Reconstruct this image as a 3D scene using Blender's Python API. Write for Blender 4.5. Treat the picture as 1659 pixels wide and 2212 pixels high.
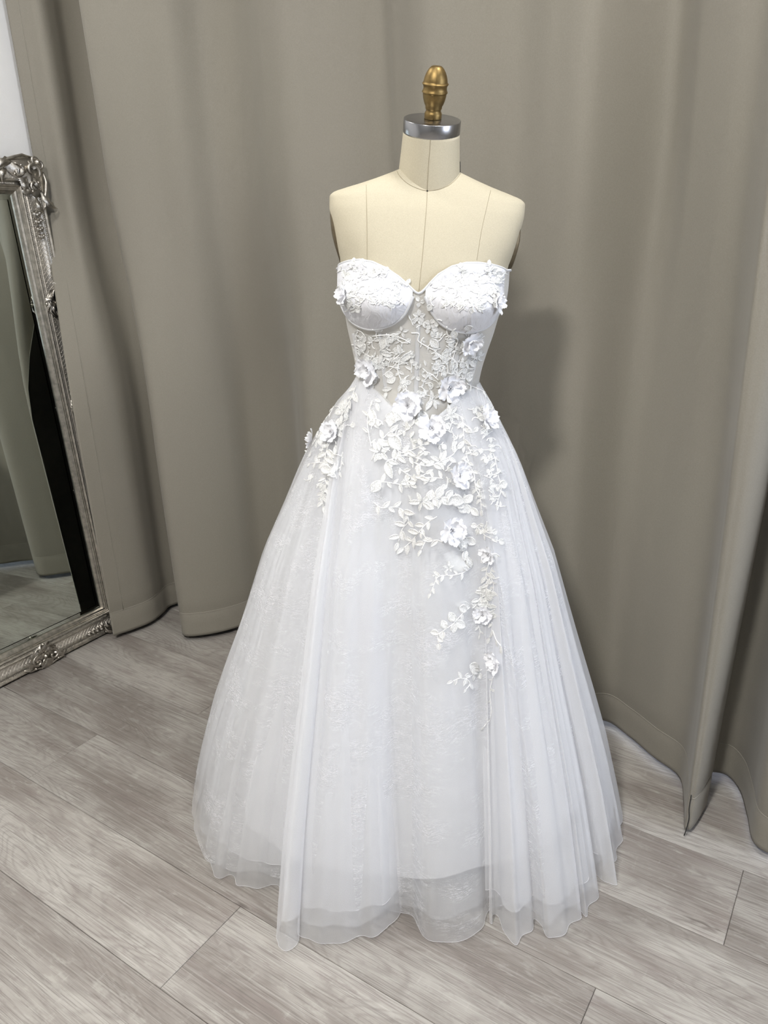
import bpy, bmesh, math, random
import numpy as np
from mathutils import Vector, Matrix
from mathutils.bvhtree import BVHTree

random.seed(7); np.random.seed(7)
for o in list(bpy.data.objects): bpy.data.objects.remove(o)
scene = bpy.context.scene
COL = scene.collection
rad = math.radians

# ------------------------------------------------------------------ camera, light, exposure
FPX, PITCH, ROLL, CAMH = 1620.0, rad(20.1), rad(2.0), 1.5
_f = np.array([0, math.cos(PITCH), -math.sin(PITCH)]); _r0 = np.array([1., 0, 0]); _u0 = np.cross(_r0, _f)
_r = _r0 * math.cos(ROLL) - _u0 * math.sin(ROLL); _u = np.cross(_r, _f)
CAM = np.array([0, 0, CAMH])
cam_data = bpy.data.cameras.new('camera'); cam = bpy.data.objects.new('camera', cam_data); COL.objects.link(cam)
cam_data.sensor_fit = 'VERTICAL'; cam_data.sensor_height = 36; cam_data.sensor_width = 27
cam_data.lens = FPX / 2212 * 36; cam_data.clip_start = 0.02
cam.matrix_world = Matrix([[_r[0], _u[0], -_f[0], 0], [_r[1], _u[1], -_f[1], 0], [_r[2], _u[2], -_f[2], CAMH], [0, 0, 0, 1]])
scene.camera = cam

scene.view_settings.view_transform = 'Standard'
scene.view_settings.look = 'None'
scene.view_settings.gamma = 1.0
scene.view_settings.use_curve_mapping = False
scene.view_settings.exposure = 0.0
scene.cycles.transparent_max_bounces = 40
scene.cycles.max_bounces = 8
scene.cycles.diffuse_bounces = 6
scene.cycles.glossy_bounces = 3
scene.cycles.transmission_bounces = 3
scene.cycles.use_adaptive_sampling = True
scene.cycles.adaptive_threshold = 0.08
scene.cycles.adaptive_min_samples = 12
scene.cycles.use_light_tree = False
scene.cycles.use_fast_gi = False
scene.cycles.caustics_reflective = False
scene.cycles.caustics_refractive = False

world = bpy.data.worlds.new('world'); scene.world = world; world.use_nodes = True
world.node_tree.nodes['Background'].inputs[0].default_value = (0.8, 0.88, 1, 1)
world.node_tree.nodes['Background'].inputs[1].default_value = 0.15

def area_light(name, loc, target, size, power, color=(1, 1, 1), size_y=None, spread=None):
    d = bpy.data.lights.new(name, 'AREA'); d.energy = power; d.color = color; d.size = size
    if size_y: d.shape = 'RECTANGLE'; d.size_y = size_y
    if spread: d.spread = spread
    o = bpy.data.objects.new(name, d); COL.objects.link(o)
    o.location = loc
    o.rotation_euler = (Vector(target) - Vector(loc)).to_track_quat('-Z', 'Y').to_euler()
    return o
# ceiling lamp of the room (above and behind the photographer), three added fill lights and the window behind the right curtain
area_light('ceiling_lamp_key', (-0.78, -0.55, 3.12), (-0.78, -0.55, 0), 0.30, 108, (1.0, 0.975, 0.93), 0.30)
area_light('fill_light_left', (-1.12, 1.80, 3.12), (-1.12, 1.80, 0), 0.3, 17, (1.0, 0.975, 0.93), 0.3)  # added fill, brightens the left wall and curtain top
area_light('fill_light_right', (0.60, 1.15, 3.12), (0.60, 1.15, 0), 0.3, 23, (1.0, 0.98, 0.95), 0.3)  # added fill for the right curtain top and the gown's right side
area_light('fill_light_rear', (0.35, -1.0, 3.12), (0.35, -1.0, 0), 0.5, 4, (0.90, 0.95, 1.0), 0.5)  # weak added fill from behind the camera
# daylight from the window in the right-hand wall (its frame is built below)
area_light('window_daylight_right', (2.62, -0.09, 1.65), (2.62 - .827, -0.09 + .562, 1.65), 1.2, 48, (0.80, 0.87, 1.0), 1.5)

# ------------------------------------------------------------------ helpers
AX = np.array([.827, -.562, 0]); AX /= np.linalg.norm(AX); BX = np.array([-AX[1], AX[0], 0])   # room axes
def room(a, b, z=0.0): return AX * a + BX * b + np.array([0, 0, z])
def ray(px, py): return _f + _r * (px - 829.5) / FPX - _u * (py - 1106) / FPX
def on_floor(px, py, z=0.0):
    d = ray(px, py); return CAM + d * (z - CAMH) / d[2]
def at_y(px, py, Y):
    d = ray(px, py); return CAM + d * Y / d[1]

WORLD = {}
def link(o, parent=None, mat=None, world_m=None):
    COL.objects.link(o)
    M = world_m if world_m is not None else Matrix.Identity(4)
    if parent is not None:
        o.parent = parent
        o.matrix_parent_inverse = WORLD[parent.name].inverted()
    o.matrix_basis = M
    WORLD[o.name] = M.copy()
    return o
def mesh_data(name, V, F, mat=None, smooth=True, uv=None):
    m = bpy.data.meshes.new(name)
    m.from_pydata([tuple(map(float, v)) for v in V], [], [tuple(int(i) for i in f) for f in F])
    if uv is not None:
        lay = m.uv_layers.new(name='uv')
        uv = np.asarray(uv, float)
        idx = np.empty(len(m.loops), dtype=np.int32); m.loops.foreach_get('vertex_index', idx)
        lay.data.foreach_set('uv', uv[idx].ravel())
    if smooth: m.polygons.foreach_set('use_smooth', [True] * len(m.polygons))
    if mat: m.materials.append(mat)
    m.update()
    return m
def obj(name, V, F, mat, parent=None, smooth=True, uv=None, world_m=None):
    return link(bpy.data.objects.new(name, mesh_data(name, V, F, mat, smooth, uv)), parent, world_m=world_m)
def inst(name, data, parent, M): return link(bpy.data.objects.new(name, data), parent, world_m=M)
def empty(name, loc):
    o = bpy.data.objects.new(name, None); o.empty_display_size = .1
    return link(o, None, world_m=Matrix.Translation(Vector(loc)))
def tag(o, label=None, cat=None, group=None, kind=None):
    if label: o['label'] = label
    if cat: o['category'] = cat
    if group: o['group'] = group
    if kind: o['kind'] = kind
    return o

class Geo:
    def __init__(s): s.V = []; s.F = []
    def add(s, V, F):
        n = len(s.V); s.V.extend([tuple(v) for v in V]); s.F.extend([tuple(i + n for i in f) for f in F]); return s
    def build(s, name, mat, parent=None, smooth=True, uv=None): return obj(name, s.V, s.F, mat, parent, smooth, uv)

def grid_faces(nu, nv, close_u=False):
    F = []
    for j in range(nv - 1):
        for i in range(nu if close_u else nu - 1):
            i2 = (i + 1) % nu
            F.append((j * nu + i, j * nu + i2, (j + 1) * nu + i2, (j + 1) * nu + i))
    return F
def box(lo, hi):
    (x0, y0, z0), (x1, y1, z1) = lo, hi
    V = [(x0, y0, z0), (x1, y0, z0), (x1, y1, z0), (x0, y1, z0), (x0, y0, z1), (x1, y0, z1), (x1, y1, z1), (x0, y1, z1)]
    return V, [(0, 3, 2, 1), (4, 5, 6, 7), (0, 1, 5, 4), (1, 2, 6, 5), (2, 3, 7, 6), (3, 0, 4, 7)]
def room_box(a0, a1, b0, b1, z0, z1):
    V, F = box((a0, b0, z0), (a1, b1, z1))
    return [room(*v) for v in V], F
def tube(P, R, n=6, flat=1.0, up=None):
    P = np.asarray(P, float); m = len(P); R = np.broadcast_to(np.asarray(R, float), (m,))
    T = np.gradient(P, axis=0); T /= np.linalg.norm(T, axis=1)[:, None] + 1e-12
    ref = np.asarray(up if up is not None else (0.31, 0.23, 0.92), float)
    V = []
    for i in range(m):
        s = np.cross(T[i], ref); s /= np.linalg.norm(s) + 1e-12; w = np.cross(s, T[i])
        for k in range(n):
            a = 2 * math.pi * k / n
            V.append(P[i] + R[i] * (s * math.cos(a) + w * math.sin(a) * flat))
    F = grid_faces(n, m, True)
    F.append(tuple(range(n))[::-1]); F.append(tuple((m - 1) * n + k for k in range(n)))
    return V, F
def lathe(profile, n=40):
    V = []
    for r, z in profile:
        for k in range(n):
            a = 2 * math.pi * k / n; V.append((r * math.cos(a), r * math.sin(a), z))
    F = grid_faces(n, len(profile), True)
    F.append(tuple(range(n))[::-1]); F.append(tuple((len(profile) - 1) * n + k for k in range(n)))
    return V, F
def catmull(P, n):
    P = np.asarray(P, float); m = len(P)
    Q = np.vstack([2 * P[0] - P[1], P, 2 * P[-1] - P[-2]])
    d = np.r_[0, np.cumsum(np.linalg.norm(np.diff(P, axis=0), axis=1) ** .5)]
    u = np.linspace(0, d[-1], n); out = []
    for x in u:
        i = min(max(np.searchsorted(d, x, side='right') - 1, 0), m - 2)
        t = (x - d[i]) / (d[i + 1] - d[i]); a, b, c, e = Q[i], Q[i + 1], Q[i + 2], Q[i + 3]
        out.append(.5 * (2 * b + (c - a) * t + (2 * a - 5 * b + 4 * c - e) * t * t + (3 * b - a - 3 * c + e) * t ** 3))
    return np.array(out)
def sphere(c, r, nu=8, nv=5):
    V = []
    for j in range(nv):
        th = math.pi * (j + .5) / nv
        for i in range(nu):
            ph = 2 * math.pi * i / nu
            V.append((c[0] + r * math.sin(th) * math.cos(ph), c[1] + r * math.sin(th) * math.sin(ph), c[2] + r * math.cos(th)))
    F = grid_faces(nu, nv, True); F.append(tuple(range(nu))); F.append(tuple((nv - 1) * nu + k for k in range(nu))[::-1])
    return V, F

# ------------------------------------------------------------------ materials
def new_mat(name):
    m = bpy.data.materials.new(name); m.use_nodes = True
    nt = m.node_tree; nt.nodes.clear()
    out = nt.nodes.new('ShaderNodeOutputMaterial')
    return m, nt, out
def N(nt, t, **kw):
    n = nt.nodes.new(t)
    for k, v in kw.items():
        if k.startswith('i_'): n.inputs[k[2:].replace('_', ' ')].default_value = v
        elif k.startswith('n_'): n.inputs[int(k[2:])].default_value = v
        else: setattr(n, k, v)
    return n
def math_n(nt, op, a, b=None, c=None, clamp=False):
    n = nt.nodes.new('ShaderNodeMath'); n.operation = op; n.use_clamp = clamp
    for i, x in enumerate((a, b, c)):
        if x is None: continue
        if isinstance(x, (int, float)): n.inputs[i].default_value = x
        else: nt.links.new(x, n.inputs[i])
    return n.outputs[0]
def mix_c(nt, fac, a, b):
    n = nt.nodes.new('ShaderNodeMix'); n.data_type = 'RGBA'
    for s, x in ((n.inputs[0], fac), (n.inputs[6], a), (n.inputs[7], b)):
        if isinstance(x, (int, float)): s.default_value = x
        elif isinstance(x, tuple): s.default_value = (*x, 1) if len(x) == 3 else x
        else: nt.links.new(x, s)
    return n.outputs[2]
def mapping(nt, vec, scale=(1, 1, 1), loc=(0, 0, 0)):
    n = nt.nodes.new('ShaderNodeMapping'); nt.links.new(vec, n.inputs[0])
    n.inputs['Scale'].default_value = scale; n.inputs['Location'].default_value = loc
    return n.outputs[0]
def noise(nt, vec, scale, detail=4, rough=.5, dist=0.0):
    n = N(nt, 'ShaderNodeTexNoise'); nt.links.new(vec, n.inputs['Vector'])
    n.inputs['Scale'].default_value = scale; n.inputs['Detail'].default_value = detail
    n.inputs['Roughness'].default_value = rough; n.inputs['Distortion'].default_value = dist
    return n.outputs['Fac']
def ramp(nt, fac, lo, hi): 
    n = N(nt, 'ShaderNodeMapRange'); n.interpolation_type = 'SMOOTHSTEP'
    nt.links.new(fac, n.inputs[0]); n.inputs[1].default_value = lo; n.inputs[2].default_value = hi
    return n.outputs[0]
def bump(nt, h, strength, dist):
    n = N(nt, 'ShaderNodeBump'); nt.links.new(h, n.inputs['Height']); n.inputs['Strength'].default_value = strength; n.inputs['Distance'].default_value = dist
    return n.outputs[0]
def principled(nt, out, base, rough, metallic=0.0, normal=None, spec=.5, sheen=0.0):
    p = N(nt, 'ShaderNodeBsdfPrincipled')
    if isinstance(base, tuple): p.inputs['Base Color'].default_value = (*base, 1)
    else: nt.links.new(base, p.inputs['Base Color'])
    if isinstance(rough, (int, float)): p.inputs['Roughness'].default_value = rough
    else: nt.links.new(rough, p.inputs['Roughness'])
    p.inputs['Metallic'].default_value = metallic; p.inputs['Specular IOR Level'].default_value = spec
    p.inputs['Sheen Weight'].default_value = sheen
    if normal is not None: nt.links.new(normal, p.inputs['Normal'])
    nt.links.new(p.outputs[0], out.inputs[0])
    return p
def obj_coord(nt): return N(nt, 'ShaderNodeTexCoord').outputs['Object']
def simple(name, base, rough=.5, metallic=0.0, var=0.0, vscale=30, bumpd=0.0, bscale=200, spec=.5, sheen=0.0):
    m, nt, out = new_mat(name); co = obj_coord(nt)
    b = base
    if var:
        n = noise(nt, co, vscale, 5, .6)
        b = mix_c(nt, ramp(nt, n, .3, .7), tuple(c * (1 - var) for c in base), tuple(min(c * (1 + var), 1) for c in base))
    nm = bump(nt, noise(nt, co, bscale, 3), 1.0, bumpd) if bumpd else None
    principled(nt, out, b, rough, metallic, nm, spec, sheen)
    return m

M_WALL = simple('white_paint', (.80, .80, .80), .7, var=.02, vscale=3, bumpd=.0002, bscale=300)
M_WALL2 = simple('grey_paint', (.30, .30, .30), .7, var=.02, vscale=3)
M_CEIL = simple('ceiling_paint', (.35, .35, .35), .8, var=.01, vscale=4)
M_TRIM = simple('trim_gloss_paint', (.88, .88, .88), .35, var=.01)
M_SUB = simple('subfloor', (.10, .09, .085), .9, var=.1)

def make_plank_mat():
    m, nt, out = new_mat('grey_oak_vinyl'); L = nt.links.new
    co = obj_coord(nt)
    rnd = N(nt, 'ShaderNodeObjectInfo').outputs['Random']
    off = N(nt, 'ShaderNodeCombineXYZ')
    L(math_n(nt, 'MULTIPLY', rnd, 37.0), off.inputs[0]); L(math_n(nt, 'MULTIPLY', rnd, 91.0), off.inputs[1]); L(math_n(nt, 'MULTIPLY', rnd, 53.0), off.inputs[2])
    va = N(nt, 'ShaderNodeVectorMath'); va.operation = 'ADD'; L(co, va.inputs[0]); L(off.outputs[0], va.inputs[1]); v = va.outputs[0]
    patch = noise(nt, mapping(nt, v, (1.3, 4.0, 1)), 1.6, 4, .55)
    patch2 = noise(nt, mapping(nt, v, (1.1, 6.0, 1), (5, 2, 0)), 2.2, 5, .6)
    # cathedral grain: contour lines of a stretched noise field
    field = noise(nt, mapping(nt, v, (.55, 3.4, 1)), 2.0, 2, .4, .35)
    rings = math_n(nt, 'FRACT', math_n(nt, 'MULTIPLY', field, 34.0))
    rings = math_n(nt, 'ABSOLUTE', math_n(nt, 'SUBTRACT', rings, .5))
    ringl = ramp(nt, rings, .02, .30)
    fine = noise(nt, mapping(nt, v, (7, 430, 1)), 1.0, 3, .6)
    fine2 = noise(nt, mapping(nt, v, (2.6, 190, 1)), 1.0, 4, .6)
    mott = noise(nt, mapping(nt, v, (16, 48, 1), (2, 5, 0)), 1.0, 5, .65)
    cross = noise(nt, mapping(nt, v, (60, 16, 1)), 1.0, 3, .6)
    c = mix_c(nt, ramp(nt, patch, .34, .66), (.255, .228, .206), (.425, .402, .370))
    c = mix_c(nt, math_n(nt, 'MULTIPLY', ramp(nt, patch2, .54, .80), .75), c, (.215, .178, .165))
    c = mix_c(nt, math_n(nt, 'MULTIPLY', ramp(nt, patch2, .28, .08), .6), c, (.56, .54, .50))
    c = mix_c(nt, math_n(nt, 'MULTIPLY', math_n(nt, 'SUBTRACT', 1.0, ringl), .26), c, (.17, .150, .135))
    c = mix_c(nt, math_n(nt, 'MULTIPLY', ramp(nt, fine, .50, .36), .46), c, (.13, .113, .102))
    c = mix_c(nt, math_n(nt, 'MULTIPLY', ramp(nt, fine2, .52, .68), .24), c, (.60, .58, .54))
    c = mix_c(nt, math_n(nt, 'MULTIPLY', ramp(nt, cross, .62, .80), .14), c, (.74, .72, .69))
    c = mix_c(nt, math_n(nt, 'MULTIPLY', ramp(nt, mott, .46, .28), .45), c, (.21, .178, .165))
    c = mix_c(nt, math_n(nt, 'MULTIPLY', ramp(nt, mott, .54, .72), .30), c, (.56, .545, .50))
    # knots
    kn = ramp(nt, noise(nt, mapping(nt, v, (4.2, 20, 1), (3, 9, 0)), 1.0, 3, .55, .4), .735, .80)
    c = mix_c(nt, math_n(nt, 'MULTIPLY', kn, .70), c, (.085, .066, .058))
    # each plank a little lighter or darker
    hsv = N(nt, 'ShaderNodeHueSaturation'); L(c, hsv.inputs['Color']); L(math_n(nt, 'ADD', math_n(nt, 'MULTIPLY', math_n(nt, 'FRACT', math_n(nt, 'MULTIPLY', rnd, 7.31)), .22), .86), hsv.inputs['Value'])
    hsv.inputs['Saturation'].default_value = 1.0
    h = math_n(nt, 'ADD', math_n(nt, 'MULTIPLY', fine, 1.0), math_n(nt, 'MULTIPLY', ringl, .3))
    principled(nt, out, hsv.outputs[0], .46, 0, bump(nt, h, .5, .0012), .35)
    return m
M_PLANK = make_plank_mat()

def make_curtain_mat():
    m, nt, out = new_mat('greige_blackout_cloth'); co = obj_coord(nt)
    n = noise(nt, mapping(nt, co, (260, 260, 900)), 1.0, 2)
    n2 = noise(nt, mapping(nt, co, (900, 900, 200)), 1.0, 2)
    w = math_n(nt, 'ADD', n, n2)
    big = noise(nt, co, 2.0, 2)
    c = mix_c(nt, ramp(nt, w, .6, 1.4), (.240, .223, .186), (.276, .258, .216))
    c = mix_c(nt, math_n(nt, 'MULTIPLY', ramp(nt, big, .4, .7), .25), c, (.258, .236, .204))
    principled(nt, out, c, .72, 0, bump(nt, w, .25, .0004), .3, .12)
    return m
M_CURTAIN = make_curtain_mat()
M_STITCH = simple('curtain_thread', (.32, .30, .255), .8)
M_DARKTHREAD = simple('black_thread', (.015, .014, .013), .7)

M_LINEN = None
def make_linen():
    m, nt, out = new_mat('cream_linen'); co = obj_coord(nt)
    n = math_n(nt, 'ADD', noise(nt, mapping(nt, co, (400, 400, 1500)), 1.0, 2), noise(nt, mapping(nt, co, (1500, 1500, 400)), 1.0, 2))
    sp = ramp(nt, noise(nt, co, 90, 6, .7), .60, .74)
    c = mix_c(nt, ramp(nt, n, .6, 1.4), (.495, .447, .333), (.585, .533, .41))
    c = mix_c(nt, math_n(nt, 'MULTIPLY', sp, .14), c, (.46, .40, .29))
    principled(nt, out, c, .8, 0, bump(nt, n, .3, .0003), .25)
    return m
M_LINEN = make_linen()
M_SEAM = simple('linen_seam_beige', (.36, .31, .215), .9)  # even dark beige of the cover's seam lines
M_INK = simple('black_ink', (.02, .02, .02), .8)
M_BRASS = simple('antique_brass', (.25, .172, .070), .48, 1.0, .18, 60, .0004, 90)
M_STEEL = None
def make_steel():
    m, nt, out = new_mat('brushed_steel'); co = obj_coord(nt)
    n = noise(nt, mapping(nt, co, (14, 14, 900)), 1.0, 3)
    p = principled(nt, out, (.36, .36, .37), .27, 1.0, bump(nt, n, .15, .0003))
    return m
M_STEEL = make_steel()
M_ARMPLATE = simple('arm_plate_metal', (.17, .135, .085), .5, .6, .15, 40)
M_IRON = simple('black_iron', (.03, .03, .03), .5, .8, .1)

M_PEWTER = simple('antique_silver_leaf', (.52, .49, .44), .36, 1.0, .22, 55, .0006, 140)
M_PEWTER2 = simple('rubbed_silver_leaf', (.74, .70, .64), .42, .7, .12, 60, .0003, 160)
M_DARKBACK = simple('mirror_backing', (.03, .028, .025), .8)
def make_glass():
    m, nt, out = new_mat('silvered_glass'); co = obj_coord(nt)
    c = mix_c(nt, noise(nt, co, 2, 2), (.68, .74, .69), (.71, .76, .71))
    principled(nt, out, c, .012, 1.0)
    return m
M_GLASS = make_glass()

WHITE = (.95, .955, .975)
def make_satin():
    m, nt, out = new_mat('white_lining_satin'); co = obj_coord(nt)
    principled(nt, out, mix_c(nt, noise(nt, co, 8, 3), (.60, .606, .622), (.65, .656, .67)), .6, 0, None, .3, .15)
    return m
M_SATIN = make_satin()
def sheer(name, alpha, lace=0.0, col=WHITE, lace_scale=1.0):
    """net cloth: part of the light passes between the threads; lace adds raised white threads"""
    m, nt, out = new_mat(name); L = nt.links.new
    uv = N(nt, 'ShaderNodeTexCoord').outputs['UV']
    mesh_n = noise(nt, mapping(nt, uv, (700, 700, 1)), 1.0, 2)
    a = math_n(nt, 'ADD', alpha - .06, math_n(nt, 'MULTIPLY', mesh_n, .12))
    nm = None
    if lace:
        q = mapping(nt, uv, (lace_scale, lace_scale, 1))
        warp = N(nt, 'ShaderNodeTexNoise'); L(mapping(nt, q, (9, 9, 1)), warp.inputs['Vector']); warp.inputs['Scale'].default_value = 1; warp.inputs['Detail'].default_value = 2
        vm = N(nt, 'ShaderNodeVectorMath'); vm.operation = 'MULTIPLY_ADD'; L(warp.outputs['Color'], vm.inputs[0]); vm.inputs[1].default_value = (.05, .05, 0); L(q, vm.inputs[2])
        lines = None
        for (sx, sy, k, w) in ((15, 165, 3, .017), (26, 250, 7, .020), (60, 150, 13, .008)):
            n1 = noise(nt, mapping(nt, vm.outputs[0], (sx, sy, 1), (k, k * 2, 0)), 1.0, 2.5, .55)
            d = math_n(nt, 'ABSOLUTE', math_n(nt, 'SUBTRACT', n1, .5))
            l = ramp(nt, d, w, w * .25)
            lines = l if lines is None else math_n(nt, 'MAXIMUM', lines, l)
        band = noise(nt, mapping(nt, q, (7, 13, 1), (1.7, 0.3, 0)), 1.0, 3, .6)
        band2 = noise(nt, mapping(nt, q, (3.0, 4.5, 1), (7.7, 3.3, 0)), 1.0, 2, .6)
        msk = math_n(nt, 'MULTIPLY', ramp(nt, band, .44, .66), ramp(nt, band2, .32, .58))
        th = math_n(nt, 'MULTIPLY', lines, msk)
        a = math_n(nt, 'ADD', a, math_n(nt, 'MULTIPLY', th, lace), clamp=True)
        nm = bump(nt, th, .35, .0010)
    dif = N(nt, 'ShaderNodeBsdfDiffuse'); dif.inputs[0].default_value = (*col, 1)
    trl = N(nt, 'ShaderNodeBsdfTranslucent'); trl.inputs[0].default_value = (*col, 1)
    if nm is not None: L(nm, dif.inputs['Normal'])
    mx = N(nt, 'ShaderNodeMixShader'); mx.inputs[0].default_value = .42; L(dif.outputs[0], mx.inputs[1]); L(trl.outputs[0], mx.inputs[2])
    tr = N(nt, 'ShaderNodeBsdfTransparent')
    ms = N(nt, 'ShaderNodeMixShader'); L(a, ms.inputs[0]); L(tr.outputs[0], ms.inputs[1]); L(mx.outputs[0], ms.inputs[2])
    L(ms.outputs[0], out.inputs[0])
    return m
M_TULLE = sheer('white_tulle', .42)
M_LACE = sheer('eyelash_lace_net', .34, .58)
M_LACE2 = sheer('front_lace_net', .34, .50, WHITE, .8)
M_NET = sheer('corset_power_net', .78, .22, (.92, .92, .92), 1.4)
M_NETBONE = sheer('boning_tape', .62, 0, (.86, .865, .88))
M_EDGE = simple('tulle_cut_edge', (.80, .80, .82), .8)
def make_embroidery(name, base, sc=1.0):
    """satin-stitch fill: thread grain with tiny gaps through which the net below shows"""
    m, nt, out = new_mat(name); co = obj_coord(nt); L = nt.links.new
    st = noise(nt, mapping(nt, co, (16 * sc, 34 * sc, 5 * sc)), 1.0, 3, .6)
    c = mix_c(nt, ramp(nt, st, .38, .60), tuple(x * .78 for x in base), base)
    p = principled(nt, out, c, .5, 0, bump(nt, st, .5, .0012), .4, .1)
    L(math_n(nt, 'ADD', .68, math_n(nt, 'MULTIPLY', ramp(nt, st, .40, .56), .32)), p.inputs['Alpha'])
    return m
M_EMB = make_embroidery('ivory_white_embroidery', (.95, .95, .935))
M_EMB_S = make_embroidery('small_white_embroidery', (.91, .915, .905), 45)
M_CORD = simple('white_cord', (.96, .96, .95), .5, 0, .03, 300, .0004, 900)
M_PETAL = simple('white_chiffon_petal', (.91, .915, .94), .55, 0, .03, 40, .0, 1, .4, .2)
M_PEARL = simple('silver_pearl', (.74, .74, .76), .2, .6)
M_CUP = None
def make_cup():
    m, nt, out = new_mat('ruched_cup_cloth'); co = obj_coord(nt)
    r = noise(nt, mapping(nt, co, (55, 20, 26)), 1.0, 3, .55, .6)
    principled(nt, out, (.76, .765, .80), .6, 0, bump(nt, r, 1.0, .006), .3, .1)
    return m
M_CUP = make_cup()

# ------------------------------------------------------------------ the room
A0, A1, B0, B1, CEIL = -2.66, 2.3, -2.6, 2.32, 3.2
def struct(name, V, F, mat, smooth=False):
    o = obj(name, V, F, mat, None, smooth); o['kind'] = 'structure'; return o
floor = struct('floor', *room_box(A0 - .1, A1 + .1, B0 - .1, B1 + .1, -.05, -.0035), M_SUB)
struct('ceiling', *room_box(A0 - .1, A1 + .1, B0 - .1, B1 + .1, CEIL, CEIL + .06), M_CEIL)
struct('wall_left', *room_box(A0 - .1, A0, B0, B1, -.02, CEIL), M_WALL)
W2B0, W2B1, W2Z0, W2Z1 = .75, 2.05, .85, 2.45
g = Geo()
for b0, b1, z0, z1 in ((B0, W2B0, -.02, CEIL), (W2B1, B1, -.02, CEIL), (W2B0, W2B1, -.02, W2Z0), (W2B0, W2B1, W2Z1, CEIL)):
    g.add(*room_box(A1, A1 + .1, b0, b1, z0, z1))
g.build('wall_right', M_WALL2, None, False)['kind'] = 'structure'
g = Geo()
for b0, b1, z0, z1 in ((W2B0, W2B1, W2Z0, W2Z0 + .05), (W2B0, W2B1, W2Z1 - .05, W2Z1), (W2B0, W2B0 + .05, W2Z0, W2Z1), (W2B1 - .05, W2B1, W2Z0, W2Z1)):
    g.add(*room_box(A1 + .04, A1 + .09, b0, b1, z0, z1))
win2 = g.build('window_2', M_TRIM, None, False); win2['kind'] = 'structure'
struct('wall_front', *room_box(A0, A1, B0 - .1, B0, -.02, CEIL), M_WALL2)
# back wall with a window opening behind the curtains
WA0, WA1, WZ0, WZ1 = -1.0, 1.3, .04, 2.15
g = Geo()
for a0, a1, z0, z1 in ((A0, WA0, -.02, CEIL), (WA1, A1, -.02, CEIL), (WA0, WA1, -.02, WZ0), (WA0, WA1, WZ1, CEIL)):
    g.add(*room_box(a0, a1, B1, B1 + .1, z0, z1))
w = g.build('wall_back', M_WALL, None, False); w['kind'] = 'structure'
# pale jamb strip of the wall beside the mirror
struct('trim_1', *room_box(A0 - .001, A0 + .03, 1.975, 2.31, -.003, CEIL - .002), M_TRIM)
g = Geo(); win = None
for a0, a1, z0, z1 in ((WA0, WA1, WZ0, WZ0 + .05), (WA0, WA1, WZ1 - .05, WZ1), (WA0, WA0 + .05, WZ0, WZ1), (WA1 - .05, WA1, WZ0, WZ1), (.12, .17, WZ0, WZ1)):
    g.add(*room_box(a0, a1, B1 + .02, B1 + .07, z0, z1))
win = g.build('window_1', M_TRIM, None, False); win['kind'] = 'structure'
mg, ntg, outg = new_mat('window_pane_glass')
_p = principled(ntg, outg, (.95, .97, 1), .02); _p.inputs['Transmission Weight'].default_value = 1.0; _p.inputs['IOR'].default_value = 1.02
for a0, a1 in ((WA0 + .05, .12), (.17, WA1 - .05)):
    obj('pane', *room_box(a0, a1, B1 + .042, B1 + .048, WZ0 + .05, WZ1 - .05), mg, win, False)
_wl = room((WA0 + WA1) / 2, B1 + .015, 1.1)
area_light('window_daylight', _wl, _wl - BX, 2.1, 13, (.72, .80, 1.0), 1.9)

obj('pane', *room_box(A1 + .062, A1 + .068, W2B0 + .05, W2B1 - .05, W2Z0 + .05, W2Z1 - .05), mg, win2, False)
# floor planks: one object each
PW, PL, GAP, R0 = .2475, 1.665, .0011, .676
known = {0: -1.085, 1: -1.963, 2: -1.36, 3: -1.758, -1: -.62, -2: -1.5, 4: -1.2}
def plank_mesh(l, w):
    h = .0035; bv = .0012
    xs, ys = l / 2, w / 2
    V = [(-xs, -ys, -h), (xs, -ys, -h), (xs, ys, -h), (-xs, ys, -h),
         (-xs, -ys, -bv), (xs, -ys, -bv), (xs, ys, -bv), (-xs, ys, -bv),
         (-xs + bv, -ys + bv, 0), (xs - bv, -ys + bv, 0), (xs - bv, ys - bv, 0), (-xs + bv, ys - bv, 0)]
    F = [(0, 3, 2, 1), (8, 9, 10, 11)]
    for k in range(4):
        j = (k + 1) % 4; F += [(k, j, 4 + j, 4 + k), (4 + k, 4 + j, 8 + j, 8 + k)]
    return mesh_data('plank', V, F, M_PLANK, False)
pm_cache = {}
k0, k1 = math.floor((B0 - R0) / PW), math.ceil((B1 - R0) / PW)
for k in range(k0, k1):
    b0, b1 = max(R0 + k * PW, B0), min(R0 + (k + 1) * PW, B1)
    off = known.get(k, random.uniform(-1.6, 0))
    a = off - PL * math.ceil((off - A0) / PL)
    while a < A1:
        s, e = max(a, A0), min(a + PL, A1); a += PL
        if e - s < .05 or b1 - b0 < .02: continue
        key = (round(e - s, 4), round(b1 - b0, 4))
        if key not in pm_cache: pm_cache[key] = plank_mesh(e - s - GAP, b1 - b0 - GAP)
        c = room((s + e) / 2, (b0 + b1) / 2, 0)
        flip = random.choice((1, -1))
        M = Matrix([[AX[0] * flip, BX[0] * flip, 0, c[0]], [AX[1] * flip, BX[1] * flip, 0, c[1]], [0, 0, 1, 0], [0, 0, 0, 1]])
        inst('plank', pm_cache[key], floor, M)

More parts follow.
